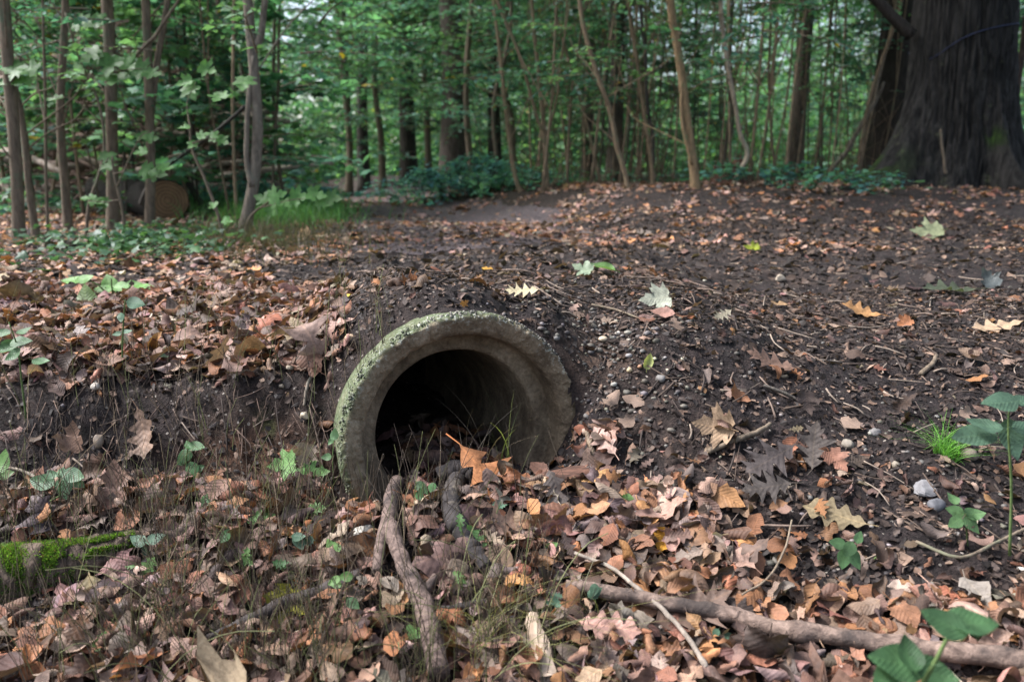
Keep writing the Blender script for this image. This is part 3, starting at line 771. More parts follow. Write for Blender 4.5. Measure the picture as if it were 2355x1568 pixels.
def trunk_mesh(base, pts, rad, mat, sides=10, rough=.07, seed=0, n=None, col=(1, 1, 1), flare=.35, forks=()):
    P = np.array(pts, float); r = np.asarray(rad, float)
    n = n or max(14, len(P) * 6)
    if r[0] < .05 and sides > 6:
        rt = random.Random(seed * 7 + 1); forks = list(forks)
        for _ in range(7):
            k = rt.randrange(1, len(P) - 1); f = rt.random(); b = P[k] * (1 - f) + P[k + 1] * f
            if b[2] - base[2] < .35: continue
            a = rt.uniform(0, 6.28); L = rt.uniform(.25, .8); d = np.array([math.cos(a), math.sin(a) * .6, rt.uniform(.3, 1.1)]) * L
            forks.append(([b, b + d * .4 + [0, 0, rt.uniform(-.04, .04)], b + d * .8, b + d + [0, 0, .1 * L]], [.0055, .0045, .0035, .002]))
    A = crom(np.hstack([P, r[:, None]]), n)
    L = np.linalg.norm(A[:, :3] - A[0, :3], axis=1)
    A[:, 3] *= 1 + flare * np.exp(-L / (r[0] * 3.5 + 1e-6))
    mb = MB(); mb.add(*tube(A[:, :3], A[:, 3], sides, rough, seed), col=col)
    for fk, fr in forks:
        B = crom(np.hstack([np.array(fk, float), np.array(fr, float)[:, None]]), max(8, len(fk) * 4))
        mb.add(*tube(B[:, :3], B[:, 3], max(6, sides - 3), rough, seed + 1), col=col)
    return mb.mesh('trunk', mat, base)

def tree(name, label, cat, pts, rad, mat, crown=None, crown_scale=1.0, group=None, seed=0, sides=10, col=(1, 1, 1), rough=.07, forks=(), flare=.35, crown_off=(0, 0, 0)):
    base = np.array(pts[0], float)
    t = empty(name, base, label, cat, group)
    obj('trunk', trunk_mesh(base, pts, rad, mat, sides, rough, seed, col=col, forks=forks, flare=flare), t)
    if crown is not None:
        c = obj('crown', crown, t); c.scale = (crown_scale,) * 3; c.rotation_euler = (0, 0, rnd.uniform(0, 6.28)); c.location = crown_off
    return t

def px_tree(pp, w0, w1, d=None, top=4.5, down=.04):
    """points of a stem drawn through picture positions (base first), at the base's distance; carried on above the frame"""
    g, dg = ground(*pp[0])
    d = d or dg
    y = at(pp[0][0], pp[0][1], d)[1]
    P = []
    for k, (px, py) in enumerate(pp):
        t = (py - 784.0) / F; dd = y / (CP - t * SP)
        p = at(px, py, dd); P.append(p)
    P[0][2] = h1(P[0][0], P[0][1]) - down
    e = P[-1] - P[-2]; e = e / np.linalg.norm(e)
    if e[2] < .5: e = np.array([0, 0, 1.0])
    while P[-1][2] < top: P.append(P[-1] + np.array([e[0] * .5, e[1] + rnd.uniform(-.06, .06), 1]) * 1.0)
    n = len(P); s = d / F
    R0, R1 = w0 * s * .43, w1 * s * .45
    m = len(pp)
    rad = [R0 + (R1 - R0) * min(1, i / (m - 1)) for i in range(m)] + [R1 * (1 - .5 * (i + 1) / (n - m + 1)) for i in range(n - m)]
    return P, rad, d

PATHLINE = np.array([ground(1150, 560)[0][:2], ground(1040, 545)[0][:2], ground(955, 500)[0][:2], ground(890, 474)[0][:2], ground(848, 457)[0][:2]])
PATHLINE = crom(PATHLINE, 60); PATHLINE = np.vstack([PATHLINE, PATHLINE[-1] + (PATHLINE[-1] - PATHLINE[-5]) * np.arange(1, 9)[:, None]] + [[[(728 - 1177) / F * d, d * CP]] for d in np.arange(10, 31, .6)])
# the near stems on the left
P, r, d = px_tree([(42, 553), (40, 430), (30, 280), (18, 140), (8, 0)], 31, 27)
tree('tree', 'greyish brown young trunk at the left end of the row, with a stem joining it', 'tree', P, r, M_BARK, CROWNS['high'][0], .9, seed=1)
P, r, d = px_tree([(84, 543), (68, 440), (58, 330), (46, 250), (34, 200)], 20, 14, top=0)
tree('tree', 'brown slim trunk leaning into the leftmost trunk', 'tree', P, r, M_BARK, seed=2)
P, r, d = px_tree([(109, 540), (106, 400), (104, 220), (100, 90), (98, 0)], 8, 6)
tree('sapling', 'pencil thin upright stem right of the leftmost trunk', 'sapling', P, r, M_BARK, CROWNS['high'][1], .6, seed=3)
P, r, d = px_tree([(157, 535), (150, 430), (141, 330), (139, 240), (146, 100), (150, 0)], 24, 16)
tree('tree', 'short looking brown trunk with leaves across its upper half', 'tree', P, r, M_BARK, CROWNS['high'][2], .8, seed=4)
P, r, d = px_tree([(258, 533), (259, 420), (257, 300), (253, 150), (246, 0)], 30, 27)
tree('tree', 'straight pale brown trunk behind the lit maple leaves', 'tree', P, r, M_BARK, CROWNS['high'][3], .9, seed=5)
P, r, d = px_tree([(342, 527), (346, 420), (345, 300), (340, 150), (335, 0)], 25, 20)
y6 = P[0][1]
def fork(pp, y):
    out = []
    for px, py in pp:
        t = (py - 784.0) / F; out.append(at(px, py, y / (CP - t * SP)))
    return out
fk = fork([(346, 300), (355, 200), (362, 140), (376, 60), (390, -20), (410, -140)], y6 + .05)
tree('tree', 'pale brown trunk with a darker leaning fork in front of the sawn log', 'tree', P, r, M_BARK, CROWNS['high'][0], .9, seed=6, forks=[(fk, [.012, .02, .02, .018, .016, .012])])
P, r, d = px_tree([(557, 535), (572, 480), (586, 400), (592, 300), (590, 240), (580, 120), (569, 0)], 31, 23)
y7 = P[0][1]; s7 = d / F
f1 = fork([(581, 430), (568, 370), (568, 300), (573, 220), (583, 130)], y7 - .02); f2 = fork([(588, 110), (600, 80), (606, 30), (612, -40), (620, -160)], y7)
tree('tree', 'smooth grey trunk with a slim twin stem at the edge of the grass', 'tree', P, r, M_BARKG, CROWNS['high'][1], .9, seed=7,
     forks=[(f1, [9 * s7, 7 * s7, 6 * s7, 6 * s7, 5 * s7]), (f2, [8 * s7, 8 * s7, 7 * s7, 7 * s7, 6 * s7])])
P, r, d = px_tree([(620, 470), (627, 420), (638, 225), (641, 80), (643, 0)], 8, 6, d=7.2)
tree('sapling', 'pinkish brown thin stem right of the grey twin trunk', 'sapling', P, r, M_BARK, CROWNS['high'][2], .6, seed=8)

# stems on the right side of the path
P, r, d = px_tree([(1200, 441), (1184, 405), (1171, 319), (1160, 230), (1152, 150), (1140, 50), (1134, 0)], 13, 7)
tree('sapling', 'tan thin stem with a bent foot beside the bramble mound', 'sapling', P, r, M_BARK, CROWNS['high'][3], .7, seed=9, col=(1.7, 1.6, 1.4))
P, r, d = px_tree([(1257, 436), (1253, 340), (1246, 244), (1233, 120), (1222, 0)], 15, 9)
y8, s8 = P[0][1], d / F
f1 = fork([(1249, 300), (1238, 282), (1215, 200), (1198, 140), (1176, 80), (1150, 20), (1120, -80)], y8 - .05); f2 = fork([(1253, 315), (1266, 285), (1280, 225), (1286, 180), (1300, 60), (1305, -40)], y8)
tree('sapling', 'slim grey brown stem forking into three wands', 'sapling', P, r, M_BARK, CROWNS['high'][0], .8, seed=10, col=(1.6, 1.5, 1.35), forks=[(f1, [3.5 * s8] * 7), (f2, [2.6 * s8] * 6)])
P, r, d = px_tree([(1446, 433), (1436, 395), (1419, 340), (1408, 280), (1394, 230), (1376, 180), (1354, 110), (1332, 0)], 13, 11)
tree('sapling', 'crooked brown stem that leans left above a kinked middle', 'sapling', P, r, M_BARK, CROWNS['high'][1], .8, seed=11, col=(1.35, 1.28, 1.15))
P, r, d = px_tree([(1502, 428), (1498, 380), (1478, 244), (1460, 113), (1445, 0)], 11, 9)
tree('sapling', 'brown thin stem leaning left of the ochre trunk', 'sapling', P, r, M_BARK, CROWNS['high'][2], .8, seed=12, col=(1.3, 1.2, 1.05))
P, r, d = px_tree([(1497, 415), (1502, 330), (1488, 240), (1484, 130), (1472, 0)], 8, 8, d=7.8)
tree('sapling', 'dark thin stem crossing behind the leaning brown stem', 'sapling', P, r, M_BARKD, CROWNS['high'][3], .8, seed=13)
P, r, d = px_tree([(1600, 434), (1594, 380), (1580, 280), (1568, 180), (1554, 90), (1541, 0)], 24, 19)
y9, s9 = P[0][1], d / F
f1 = fork([(1592, 380), (1572, 300), (1566, 240), (1570, 150)], y9 - .02)
tree('tree', 'ochre barked young trunk leaning left, stoutest of the stems between path and stump', 'tree', P, r, M_BARK, CROWNS['high'][0], .9, seed=14, col=(1.6, 1.42, 1.1), forks=[(f1, [5 * s9, 5 * s9, 4 * s9, 3 * s9])])
P, r, d = px_tree([(1684, 427), (1700, 395), (1715, 368), (1717, 345), (1702, 310), (1690, 240), (1676, 170), (1664, 86), (1656, 0)], 13, 10)
tree('sapling', 'pale grey S curved stem beside the rotten stump', 'sapling', P, r, M_BARKG, CROWNS['high'][1], .8, seed=15, col=(1.7, 1.65, 1.55))

def far_tree(px, py, d, w, label, mat, crown=None, cs=1.0, lean=0, group=None, name='tree', cat='tree', col=(1, 1, 1), top=9, fl=.5, seed=0):
    p = at(px, py, d); z = h1(p[0], p[1])
    P = [np.array([p[0], p[1], z - .1])]
    for k in range(1, 6):
        P.append(np.array([p[0] + lean * k / 5 + rnd.gauss(0, .03) * k * .5, p[1] + rnd.gauss(0, .04), z + top * k / 5]))
    rr = w * d / F / 2
    return tree(name, label, cat, P, [rr, rr * .92, rr * .87, rr * .8, rr * .7, rr * .5], mat, crown, cs, group, seed or rnd.randint(1, 999), 14 if w > 20 else 8, flare=fl, col=col)

far_tree(1043, 394, 14.5, 56, 'stout dark trunk rising behind the bramble mound', M_BARKD, CROWNS['big'][0], 1.0, col=(1.9, 1.75, 1.75))
far_tree(941, 428, 17.5, 36, 'dark trunk just beyond the bend of the path', M_BARKD, CROWNS['big'][1], 1.0)
far_tree(1138, 400, 15.5, 30, 'dark trunk between the stout trunk and the thin tan stem', M_BARKD, CROWNS['big'][2], .9)
far_tree(838, 440, 19, 26, 'dark trunk at the left edge of the path where it bends', M_BARKD, CROWNS['big'][3], 1.0)
far_tree(806, 450, 17, 13, 'slim dark trunk at the left edge of the path', M_BARKD, CROWNS['mid'][0], 1.0)
far_tree(1411, 420, 11, 34, 'dark straight trunk behind the crooked brown stem', M_BARKD, CROWNS['high'][1], 1.4, col=(1.4, 1.35, 1.3))
far_tree(1352, 405, 13, 28, 'blotchy dark trunk left of the crooked brown stem', M_BARKD, CROWNS['high'][2], 1.5, col=(1.7, 1.65, 1.6))
far_tree(1824, 400, 12, 36, 'brown grey rough trunk deep between the thin stems', M_BARKD, CROWNS['high'][3], 1.5, col=(2.2, 2.0, 1.8))
t = far_tree(2026, 402, 9.5, 72, 'thick blackish trunk standing left behind the big oak', M_BARKD, CROWNS['big'][0], .8, fl=.9, col=(.6, .55, .5))
far_tree(2313, 380, 8.6, 15, 'thin dark trunk right of the big oak', M_BARKD, None, col=(1.6, 1.3, 1.3))

# the big oak on the right: one trunk with root buttresses
ob, od = ground(2205, 442)
OD = 7.2
ob = at(2196, 430, OD); ob[2] = h1(ob[0], ob[1])
def oak_trunk():
    nz, na = 190, 280
    zz = np.concatenate([np.linspace(-.25, 1.2, 120), np.linspace(1.22, 8, nz - 120)]); an = np.linspace(0, 2 * math.pi, na, endpoint=False)
    A, Z = np.meshgrid(an, zz)
    s = OD / F; r0 = 104 * s
    rr = r0 * (1.0 + .13 * np.exp(-np.maximum(Z, 0) / .9)) * (1 - .02 * np.maximum(Z, 0))
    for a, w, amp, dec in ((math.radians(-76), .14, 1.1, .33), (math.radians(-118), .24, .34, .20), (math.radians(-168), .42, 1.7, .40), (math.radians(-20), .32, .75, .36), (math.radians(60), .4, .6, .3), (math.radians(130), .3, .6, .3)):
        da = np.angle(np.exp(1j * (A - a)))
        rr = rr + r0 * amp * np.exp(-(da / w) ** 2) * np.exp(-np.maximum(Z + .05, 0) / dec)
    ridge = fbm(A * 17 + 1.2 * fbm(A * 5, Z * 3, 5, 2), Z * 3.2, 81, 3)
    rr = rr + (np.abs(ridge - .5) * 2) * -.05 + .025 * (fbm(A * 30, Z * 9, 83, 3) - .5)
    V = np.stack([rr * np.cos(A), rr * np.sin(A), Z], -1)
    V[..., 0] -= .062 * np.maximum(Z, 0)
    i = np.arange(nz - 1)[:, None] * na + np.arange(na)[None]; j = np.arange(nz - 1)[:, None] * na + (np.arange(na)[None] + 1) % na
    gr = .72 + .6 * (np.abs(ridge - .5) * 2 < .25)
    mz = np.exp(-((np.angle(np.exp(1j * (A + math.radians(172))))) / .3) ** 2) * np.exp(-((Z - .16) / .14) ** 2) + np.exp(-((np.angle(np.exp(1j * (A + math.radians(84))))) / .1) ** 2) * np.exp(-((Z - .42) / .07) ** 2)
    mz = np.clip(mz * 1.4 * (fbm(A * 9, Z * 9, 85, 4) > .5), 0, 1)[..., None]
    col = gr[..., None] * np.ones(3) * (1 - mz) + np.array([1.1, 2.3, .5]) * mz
    mb = MB(); mb.add(V.reshape(-1, 3), np.stack([i, j, j + na, i + na], -1).reshape(-1, 4), col=col.reshape(-1, 3))
    return mb.mesh('trunk', M_OAK)
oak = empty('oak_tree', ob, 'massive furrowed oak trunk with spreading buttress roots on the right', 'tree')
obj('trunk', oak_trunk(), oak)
c = obj('crown', crown_mesh('crown', 222, 3.6, 9.5, 6.2, 330, .15, GREENS, length=(1.2, 2.4), sparse=.5, taper=.3), oak)  # unseen crown above the frame, made wide and dense to shade trunk and mud
br = MB(); A = np.array(fork([(2096, 82), (2050, 38), (2010, -4), (1950, -60), (1900, -140)], ob[1] - .1))
br.add(*tube(crom(np.hstack([A, np.array([[.055], [.052], [.05], [.04], [.03]])]), 20)[:, :3], np.linspace(.055, .03, 20), 10, .08, 4), col=(.8, .75, .75))
obj('branch', br.mesh('branch', M_BARKD, ob), oak)
# blue cord tied round the oak
mb = MB(); a = np.linspace(0, 2 * math.pi, 120)
zc = 1.27 + .09 * np.cos(a + .2) - .12 * np.exp(-((np.angle(np.exp(1j * (a + 2.7)))) / .5) ** 2)
rc = 104 * OD / F * (1 + .13 * np.exp(-zc / .9)) * (1 - .02 * zc) + .006
mb.add(*tube(np.stack([rc * np.cos(a) - .062 * zc, rc * np.sin(a), zc], -1), .0045, 5), col=(1, 1, 1))
obj('cord', mb.mesh('cord', plain('blue_cord', (.016, .026, .075), .7)), loc=tuple(ob), label='thin blue cord tied round the big oak trunk', cat='cord')

# thin stems of the thicket, many of a kind
def stem_variant(seed):
    rng = np.random.default_rng(seed); n = 7
    x = np.cumsum(rng.normal(0, .06, n)); y = np.cumsum(rng.normal(0, .06, n)); x -= x[0]; y -= y[0]
    lean = rng.normal(0, .05, 2); z = np.linspace(-.05, 5.5, n)
    P = np.stack([x + lean[0] * z, y + lean[1] * z, z], -1)
    r = np.linspace(1, .55, n)
    forks = []
    for _ in range(rng.integers(0, 3)):
        k = rng.integers(1, 4); b = P[k]; dr = np.array([rng.normal(0, .25), rng.normal(0, .25), 1.0])
        forks.append(([b, b + dr * .6, b + dr * 1.3 + [0, 0, .2], b + dr * 2 + [0, 0, .8]], [.008, .007, .006, .004]))
    return trunk_mesh((0, 0, 0), P, r * rng.uniform(.008, .018), M_BARKD if rng.random() < .4 else M_BARK, 6, .09, seed, 22, forks=forks, col=np.array([1, .95, .88]) * rng.uniform(.9, 2.0))
STEMS = [stem_variant(300 + i) for i in range(9)]
def thicket(n, x0, x1, d0, d1, label, group, kinds, seed, pc=1.0):
    rr = random.Random(seed)
    clr = 2.3 if 'bend' in label else 1.25
    for k in range(n):
        px, d = rr.uniform(x0, x1), d0 + (d1 - d0) * rr.random()
        x = (px - 1177) / F * d; y = d * CP + .1
        if np.min(np.linalg.norm(PATHLINE - [x, y], axis=1)) < clr: continue
        t = empty('sapling', (x, y, h1(x, y) - .02), label, 'sapling', group)
        o = obj('trunk', STEMS[rr.randrange(len(STEMS))], t); s = rr.uniform(.8, 1.3); o.scale = (s, s, rr.uniform(.9, 1.2)); o.rotation_euler = (0, 0, rr.uniform(0, 6.28))
        if rr.random() < pc:
            kd = rr.choice(kinds)
            c = obj('crown', CROWNS[kd][rr.randrange(4)], t); s = rr.uniform(.7, 1.0); c.scale = (s, s, s); c.rotation_euler = (0, 0, rr.uniform(0, 6.28)); c.location = (0, 0, rr.uniform(-.2, .5))
thicket(62, 1230, 2060, 8.2, 13, 'one of the thin upright stems in the thicket right of the path', 'thin stems of the right thicket', ['high'], 1, .45)
thicket(46, 1150, 2300, 11.5, 19, 'one of the far thin trees deep in the right wood', 'far trees of the right wood', ['high', 'high', 'mid', 'low'], 2, .9)
thicket(19, -60, 560, 6.2, 9.5, 'one of the slender leafy saplings before the brush pile', 'leafy saplings at the brush pile', ['star', 'star', 'high'], 3, .8)
thicket(34, 560, 1130, 13, 24, 'one of the leafy young trees round the far bend of the path', 'leafy trees at the path bend', ['mid'], 4, 1)
thicket(30, -900, 720, 11, 20, 'one of the leafy young trees behind the brush pile', 'leafy trees behind the brush pile', ['low', 'mid'], 5, 1)

# nearer leafy trees whose boughs hang over the path
def leafy(px, py, d, kind, idx, s, label, w=16, off=(0, 0, 0)):
    p = at(px, py, d); p[2] = h1(p[0], p[1]) - .03
    P = [p, p + [rnd.gauss(0, .08), 0, 1.0], p + [rnd.gauss(0, .15), 0, 2.2], p + [rnd.gauss(0, .2), 0, 4.5]]
    r = w * d / F / 2
    return tree('leafy_tree', label, 'tree', P, [r, r * .9, r * .75, r * .4], M_BARK, CROWNS[kind][idx], s, seed=rnd.randint(1, 999), crown_off=off)
leafy(545, 470, 10.0, 'low', 1, .8, 'leafy young tree beyond the grass verge, pale green boughs to the ground')
leafy(500, 475, 9.6, 'mid', 2, .9, 'leafy tree behind the grey twin trunk')
leafy(880, 425, 16, 'mid', 3, 1.0, 'leafy tree arching over the far bend of the path')
leafy(1090, 410, 12.5, 'mid', 1, .9, 'leafy tree with low boughs before the stout dark trunk')
leafy(985, 405, 15.5, 'low', 0, 1.2, 'leafy bush tree between the two dark trunks beyond the bramble')
leafy(800, 455, 15, 'mid', 0, 1.1, 'leafy tree leaning over the left rim of the path')
leafy(655, 480, 8.4, 'mid', 1, 1.0, 'slim leafy tree on the grass verge spreading over the path from the left', 9, (.7, .2, .25))
leafy(600, 480, 9.4, 'mid', 3, 1.1, 'slim leafy tree in the verge just behind the grey twin trunk', 10, (.4, .3, .2))
leafy(1150, 425, 10.2, 'mid', 2, 1.0, 'slim leafy tree behind the bramble mound spreading over the path from the right', 10, (-.9, .2, .35))
leafy(1180, 405, 13.5, 'mid', 2, 1.0, 'leafy tree behind the tan bent stem')

# the wood far behind: too many leaves and stems to tell apart
def far_woods():
    mb = MB(); rng = np.random.default_rng(77)
    for (d0, d1, n, sz) in ((24, 32, 54000, .22), (34, 46, 180000, .40), (46, 56, 135000, .5)):
        d = rng.uniform(d0, d1, n); px = rng.uniform(-1900, 4000, n); x = (px - 1177) / F * d; y = d
        gapx = sstep(1050, 1500, px)
        z = rng.random(n) ** (1.25 if d0 < 46 else 1.5) * (14 - 3.0 * gapx) * (1 if d0 < 46 else .8) - .3
        lump = fbm(x * .5, z * .6 + y * .2, 90, 3)
        glow = np.exp(-((px - 728) / 60) ** 2)
        keep = (lump > (.30 + .235 * gapx * (d / 34)) * sstep(5.0 - 1.4 * gapx, 8.0 - 1.9 * gapx, z)) & (rng.random(n) > glow * (.97 * (d0 < 30) + .45 * (30 < d0 < 40)))
        keep &= ~((glow > .4) & (z > 5.0) & (rng.random(n) < .8))
        keep &= rng.random(n) < np.where(d0 > 30, 1, .75)
        x, y, z = x[keep], y[keep], z[keep]; m = len(x)
        a = rng.uniform(0, 6.28, m)
        cols = GREENS[rng.integers(5, size=m)] * rng.uniform(.8, 1.35, (m, 1)) * np.array([1.25, 1.15, .9])
        crown_leaves(mb, rng, np.stack([x, y, z], -1), np.stack([np.cos(a), np.sin(a), rng.normal(-.1, .3, m)], -1), sz, cols, tilt=.8)
    return mb.mesh('far_woods', [M_CROWN])
obj('far_woods', far_woods(), label='dense green wood closing the view far behind the path', cat='wood', kind='stuff')

# ------------------------------------------------------------------ path, grass, bushes behind
pl = np.array([ground(1040, 545)[0][:2], ground(955, 500)[0][:2], ground(890, 474)[0][:2], ground(848, 457)[0][:2]])
dirl = pl[-1] - pl[-2]; dirl /= np.linalg.norm(dirl)
pl = np.vstack([pl, pl[-1] + dirl * 3, pl[-1] + dirl * 6 + [-1.6, 0], pl[-1] + dirl * 9 + [-5, 0]])
cl = crom(pl, 160); tn = np.gradient(cl, axis=0); tn /= np.linalg.norm(tn, axis=1)[:, None]
lt = np.stack([tn[:, 1], -tn[:, 0]], -1); w = np.linspace(-1, 1, 30)
dd_ = np.full(len(GX.ravel()), 99.0); gp = np.stack([GX.ravel(), GY.ravel()], -1)
for c_ in cl[::2]: dd_ = np.minimum(dd_, np.linalg.norm(gp - c_, axis=1))
inside = dd_ < 1.0 + .7 * (fbm(gp[:, 0] * 1.5, gp[:, 1] * 1.5, 31, 3) - .5)
Vp = np.stack([GX, GY, GZ + .005], -1).reshape(-1, 3); i = (np.arange(ny - 1)[:, None] * nx + np.arange(nx - 1)[None, :]).ravel()
Qp = np.stack([i, i + 1, i + 1 + nx, i + nx], -1); Qp = Qp[inside[Qp].all(1)]
used = np.unique(Qp); remap = np.zeros(len(Vp), int); remap[used] = np.arange(len(used))
mb = MB(); mb.add(Vp[used], remap[Qp], col=(.092, .077, .082))
obj('path', mb.mesh('path', M_SOIL), kind='structure')

def blades(mb, rng, x, y, z, h, w, lean, cols, seg=3):
    n = len(x); a = rng.uniform(0, 6.28, n); b = rng.uniform(0, 6.28, n)
    t = np.linspace(0, 1, seg + 1)
    ln = lean * rng.uniform(.3, 1.4, n)
    cx = (ln * h * np.cos(a))[:, None] * t ** 2; cy = (ln * h * np.sin(a))[:, None] * t ** 2
    cz = h[:, None] * (t - .25 * ln[:, None] * t ** 2)
    ww = w[:, None] * (1 - t * .92) / 2
    L = np.stack([x[:, None] + cx - ww * np.cos(b)[:, None], y[:, None] + cy - ww * np.sin(b)[:, None], z[:, None] + cz], -1)
    Rr = np.stack([x[:, None] + cx + ww * np.cos(b)[:, None], y[:, None] + cy + ww * np.sin(b)[:, None], z[:, None] + cz], -1)
    V = np.stack([L, Rr], 2).reshape(n, -1, 3)
    k = 2 * (seg + 1); q = np.array([[2 * j, 2 * j + 1, 2 * j + 3, 2 * j + 2] for j in range(seg)])
    mb.add(V.reshape(-1, 3), (q[None] + (np.arange(n) * k)[:, None, None]).reshape(-1, 4), col=np.repeat(cols, k, 0))

def px_field(n, poly_u, poly_v, rng, jitter=0):
    """ground points spread evenly over a patch of the picture's ground"""
    us = np.mean(poly_u) + np.diff(poly_u)[0] * .27 * rng.normal(size=n); vs = np.mean(poly_v) + np.diff(poly_v)[0] * .27 * rng.normal(size=n).clip(-2.6, 2.6); P = []
    for a, b in zip(us, vs): P.append(ground(a, b)[0])
    return np.array(P), us, vs

rg = np.random.default_rng(200)
mb = MB()
for (u, v, n, h) in (((570, 760), (468, 520), 420, .15), ((400, 560), (452, 492), 330, .22), ((620, 760), (448, 470), 160, .16)):
    P, us, vs = px_field(n, u, v, rg)
    P = np.repeat(P, 9, 0) + np.concatenate([rg.normal(0, .14, (n * 9, 2)), np.zeros((n * 9, 1))], 1)
    P[:, 2] = H(P[:, 0], P[:, 1])
    blades(mb, rg, P[:, 0], P[:, 1], P[:, 2], h * rg.uniform(.5, 1.4, len(P)), rg.uniform(.006, .014, len(P)), .8, np.array([.11, .27, .08]) * rg.uniform(.7, 1.25, (len(P), 1)))
obj('grass', mb.mesh('grass', M_GREEN), label='bright green grass on the verge left of the path', cat='grass', kind='stuff')
mb = MB()
P, us, vs = px_field(330, (440, 820), (520, 596), rg); P = np.repeat(P, 5, 0) + np.concatenate([rg.normal(0, .09, (1650, 2)), np.zeros((1650, 1))], 1); P[:, 2] = H(P[:, 0], P[:, 1])
blades(mb, rg, P[:, 0], P[:, 1], P[:, 2], .12 * rg.uniform(.4, 1.5, len(P)), rg.uniform(.002, .004, len(P)), .5, np.array([.10, .095, .05]) * rg.uniform(.6, 1.3, (len(P), 1)))
obj('dry_grass', mb.mesh('dry_grass', M_GREEN), label='thin olive brown grass under the twin grey trunk', cat='grass', kind='stuff')

def leaf_patch(P, rng, leaf, cols, hmax, star=True):
    mb = MB(); n = len(P); P = P + np.stack([np.zeros(n), np.zeros(n), rng.uniform(.01, hmax, n)], -1); a = rng.uniform(0, 6.28, n)
    c = cols[rng.integers(len(cols), size=n)] * rng.uniform(.7, 1.3, (n, 1))
    crown_leaves(mb, rng, P, np.stack([np.cos(a), np.sin(a), rng.normal(0, .3, n)], -1), leaf, c, star, .45)
    return mb
P, us, vs = px_field(230, (140, 540), (534, 604), rg)
P2, us, vs = px_field(120, (-60, 300), (540, 640), rg); P = np.vstack([P, P2, P + rg.normal(0, .05, P.shape) * [1, 1, 0], P + rg.normal(0, .05, P.shape) * [1, 1, 0]])
P[:, 2] = H(P[:, 0], P[:, 1])
IVY = np.array([(.05, .12, .06), (.07, .15, .06), (.035, .09, .05)])
obj('ivy', leaf_patch(P, rg, .042, IVY, .09).mesh('ivy', M_GREEN), label='low ivy and small plants carpeting the foot of the left trunks', cat='ivy', kind='stuff')

def bush(label, px, py, rx, ry, h, n, leaf, seed, star=False, name='bramble_bush', cols=GREENS):
    g, d = ground(px, py); rng = np.random.default_rng(seed)
    t = empty(name, g, label, 'bush'); mb = MB(); m2 = MB()
    for k in range(n):
        a, q = rng.uniform(0, 6.28), math.sqrt(rng.random()); p = g + [rx * q * math.cos(a), ry * q * math.sin(a), 0]
        p[2] = h1(p[0], p[1]); hh = h * (1 - q ** 2) * rng.uniform(.5, 1.1) + .08
        dr = np.array([math.cos(a) * (.4 + q), math.sin(a) * (.4 + q), 0]); L = .5 * rng.uniform(.6, 1.2)
        A = np.array([p, p + [0, 0, hh * .7] + dr * .1 * L, p + [0, 0, hh] + dr * .45 * L, p + [0, 0, hh * .85] + dr * .9 * L])
        m2.add(*tube(crom(A, 10), .004, 3, cap=False), col=(.9, .8, .7))
        B = crom(A, 20)[5:]; m = int(rng.integers(14, 26)); idx = rng.integers(0, 15, m); aa = rng.uniform(0, 6.28, m)
        c = cols[rng.integers(len(cols))] * rng.uniform(.75, 1.25, (m, 1)) * np.array([.9, 1.0, 1.25])
        crown_leaves(mb, rng, B[idx] + rng.normal(0, .03, (m, 3)), np.stack([np.cos(aa), np.sin(aa), rng.normal(-.1, .25, m)], -1), leaf, np.clip(c, 0, .4), star, .4)
    obj('foliage', mb.mesh('foliage', M_CROWN, g), t); obj('stem', m2.mesh('stem', M_BARKD, g), t)
    return t
bush('blue green bramble mound at the right edge of the path bend', 1045, 455, .75, .5, .40, 105, .085, 1, cols=GREENS * [1.35, 1.3, 1.55])
bush('low bramble trailing right from the mound to the bent stem', 1125, 446, .5, .35, .16, 40, .075, 2)
bush('dark leafy bramble beside the rotten stump', 1765, 432, .28, .22, .14, 9, .065, 3, True)
bush('dark ivy mound at the left foot of the big oak', 1865, 440, .4, .25, .06, 9, .05, 4, True)
bush('scattered low ivy before the roots of the big oak', 1985, 440, .3, .15, .05, 7, .05, 5, True)
bush('pale green leafy bush hiding the foot of the verge left of the path', 650, 480, .42, .35, .24, 34, .08, 6, True, 'leafy_bush', GREENS * 1.6)
bush('fresh green bush between the sawn log and the twin grey trunk', 480, 486, .55, .4, .38, 44, .085, 7, False, 'leafy_bush', GREENS * 1.2)

# lit maple sapling on the left, its boughs reaching across the trunks
def maple_sapling(px, py, top, boughs, label, name='maple_sapling', lsz=70):
    g, d = ground(px, py); t = empty(name, g, label, 'sapling'); mb = MB(); y = g[1]
    P = np.array([g - [0, 0, .02]] + fork(top, y)); mb.add(*tube(crom(P, 20), np.linspace(.010, .005, 20), 6, .05))
    rng = np.random.default_rng(int(px)); k = 0
    for bg, leaves in boughs:
        B = np.array(fork(bg, y - .1)); mb.add(*tube(crom(B, 14), np.linspace(.004, .0015, 14), 4))
        for (u, v, sz, ang) in leaves:
            yy = y - .1 + rng.normal(0, .05); tt = (v - 784.0) / F; dd = yy / (CP - tt * SP); c = at(u, v, dd)
            k += 1; L = leaf_mesh('maple', rng, np.array([.10, .225, .065]) * rng.uniform(.8, 1.25), sz * dd / F * .78, ang, rng.uniform(25, 65), c, g)
            obj('leaf', L, t)
    obj('trunk', mb.mesh('trunk', M_BARK, g), t)
    return t

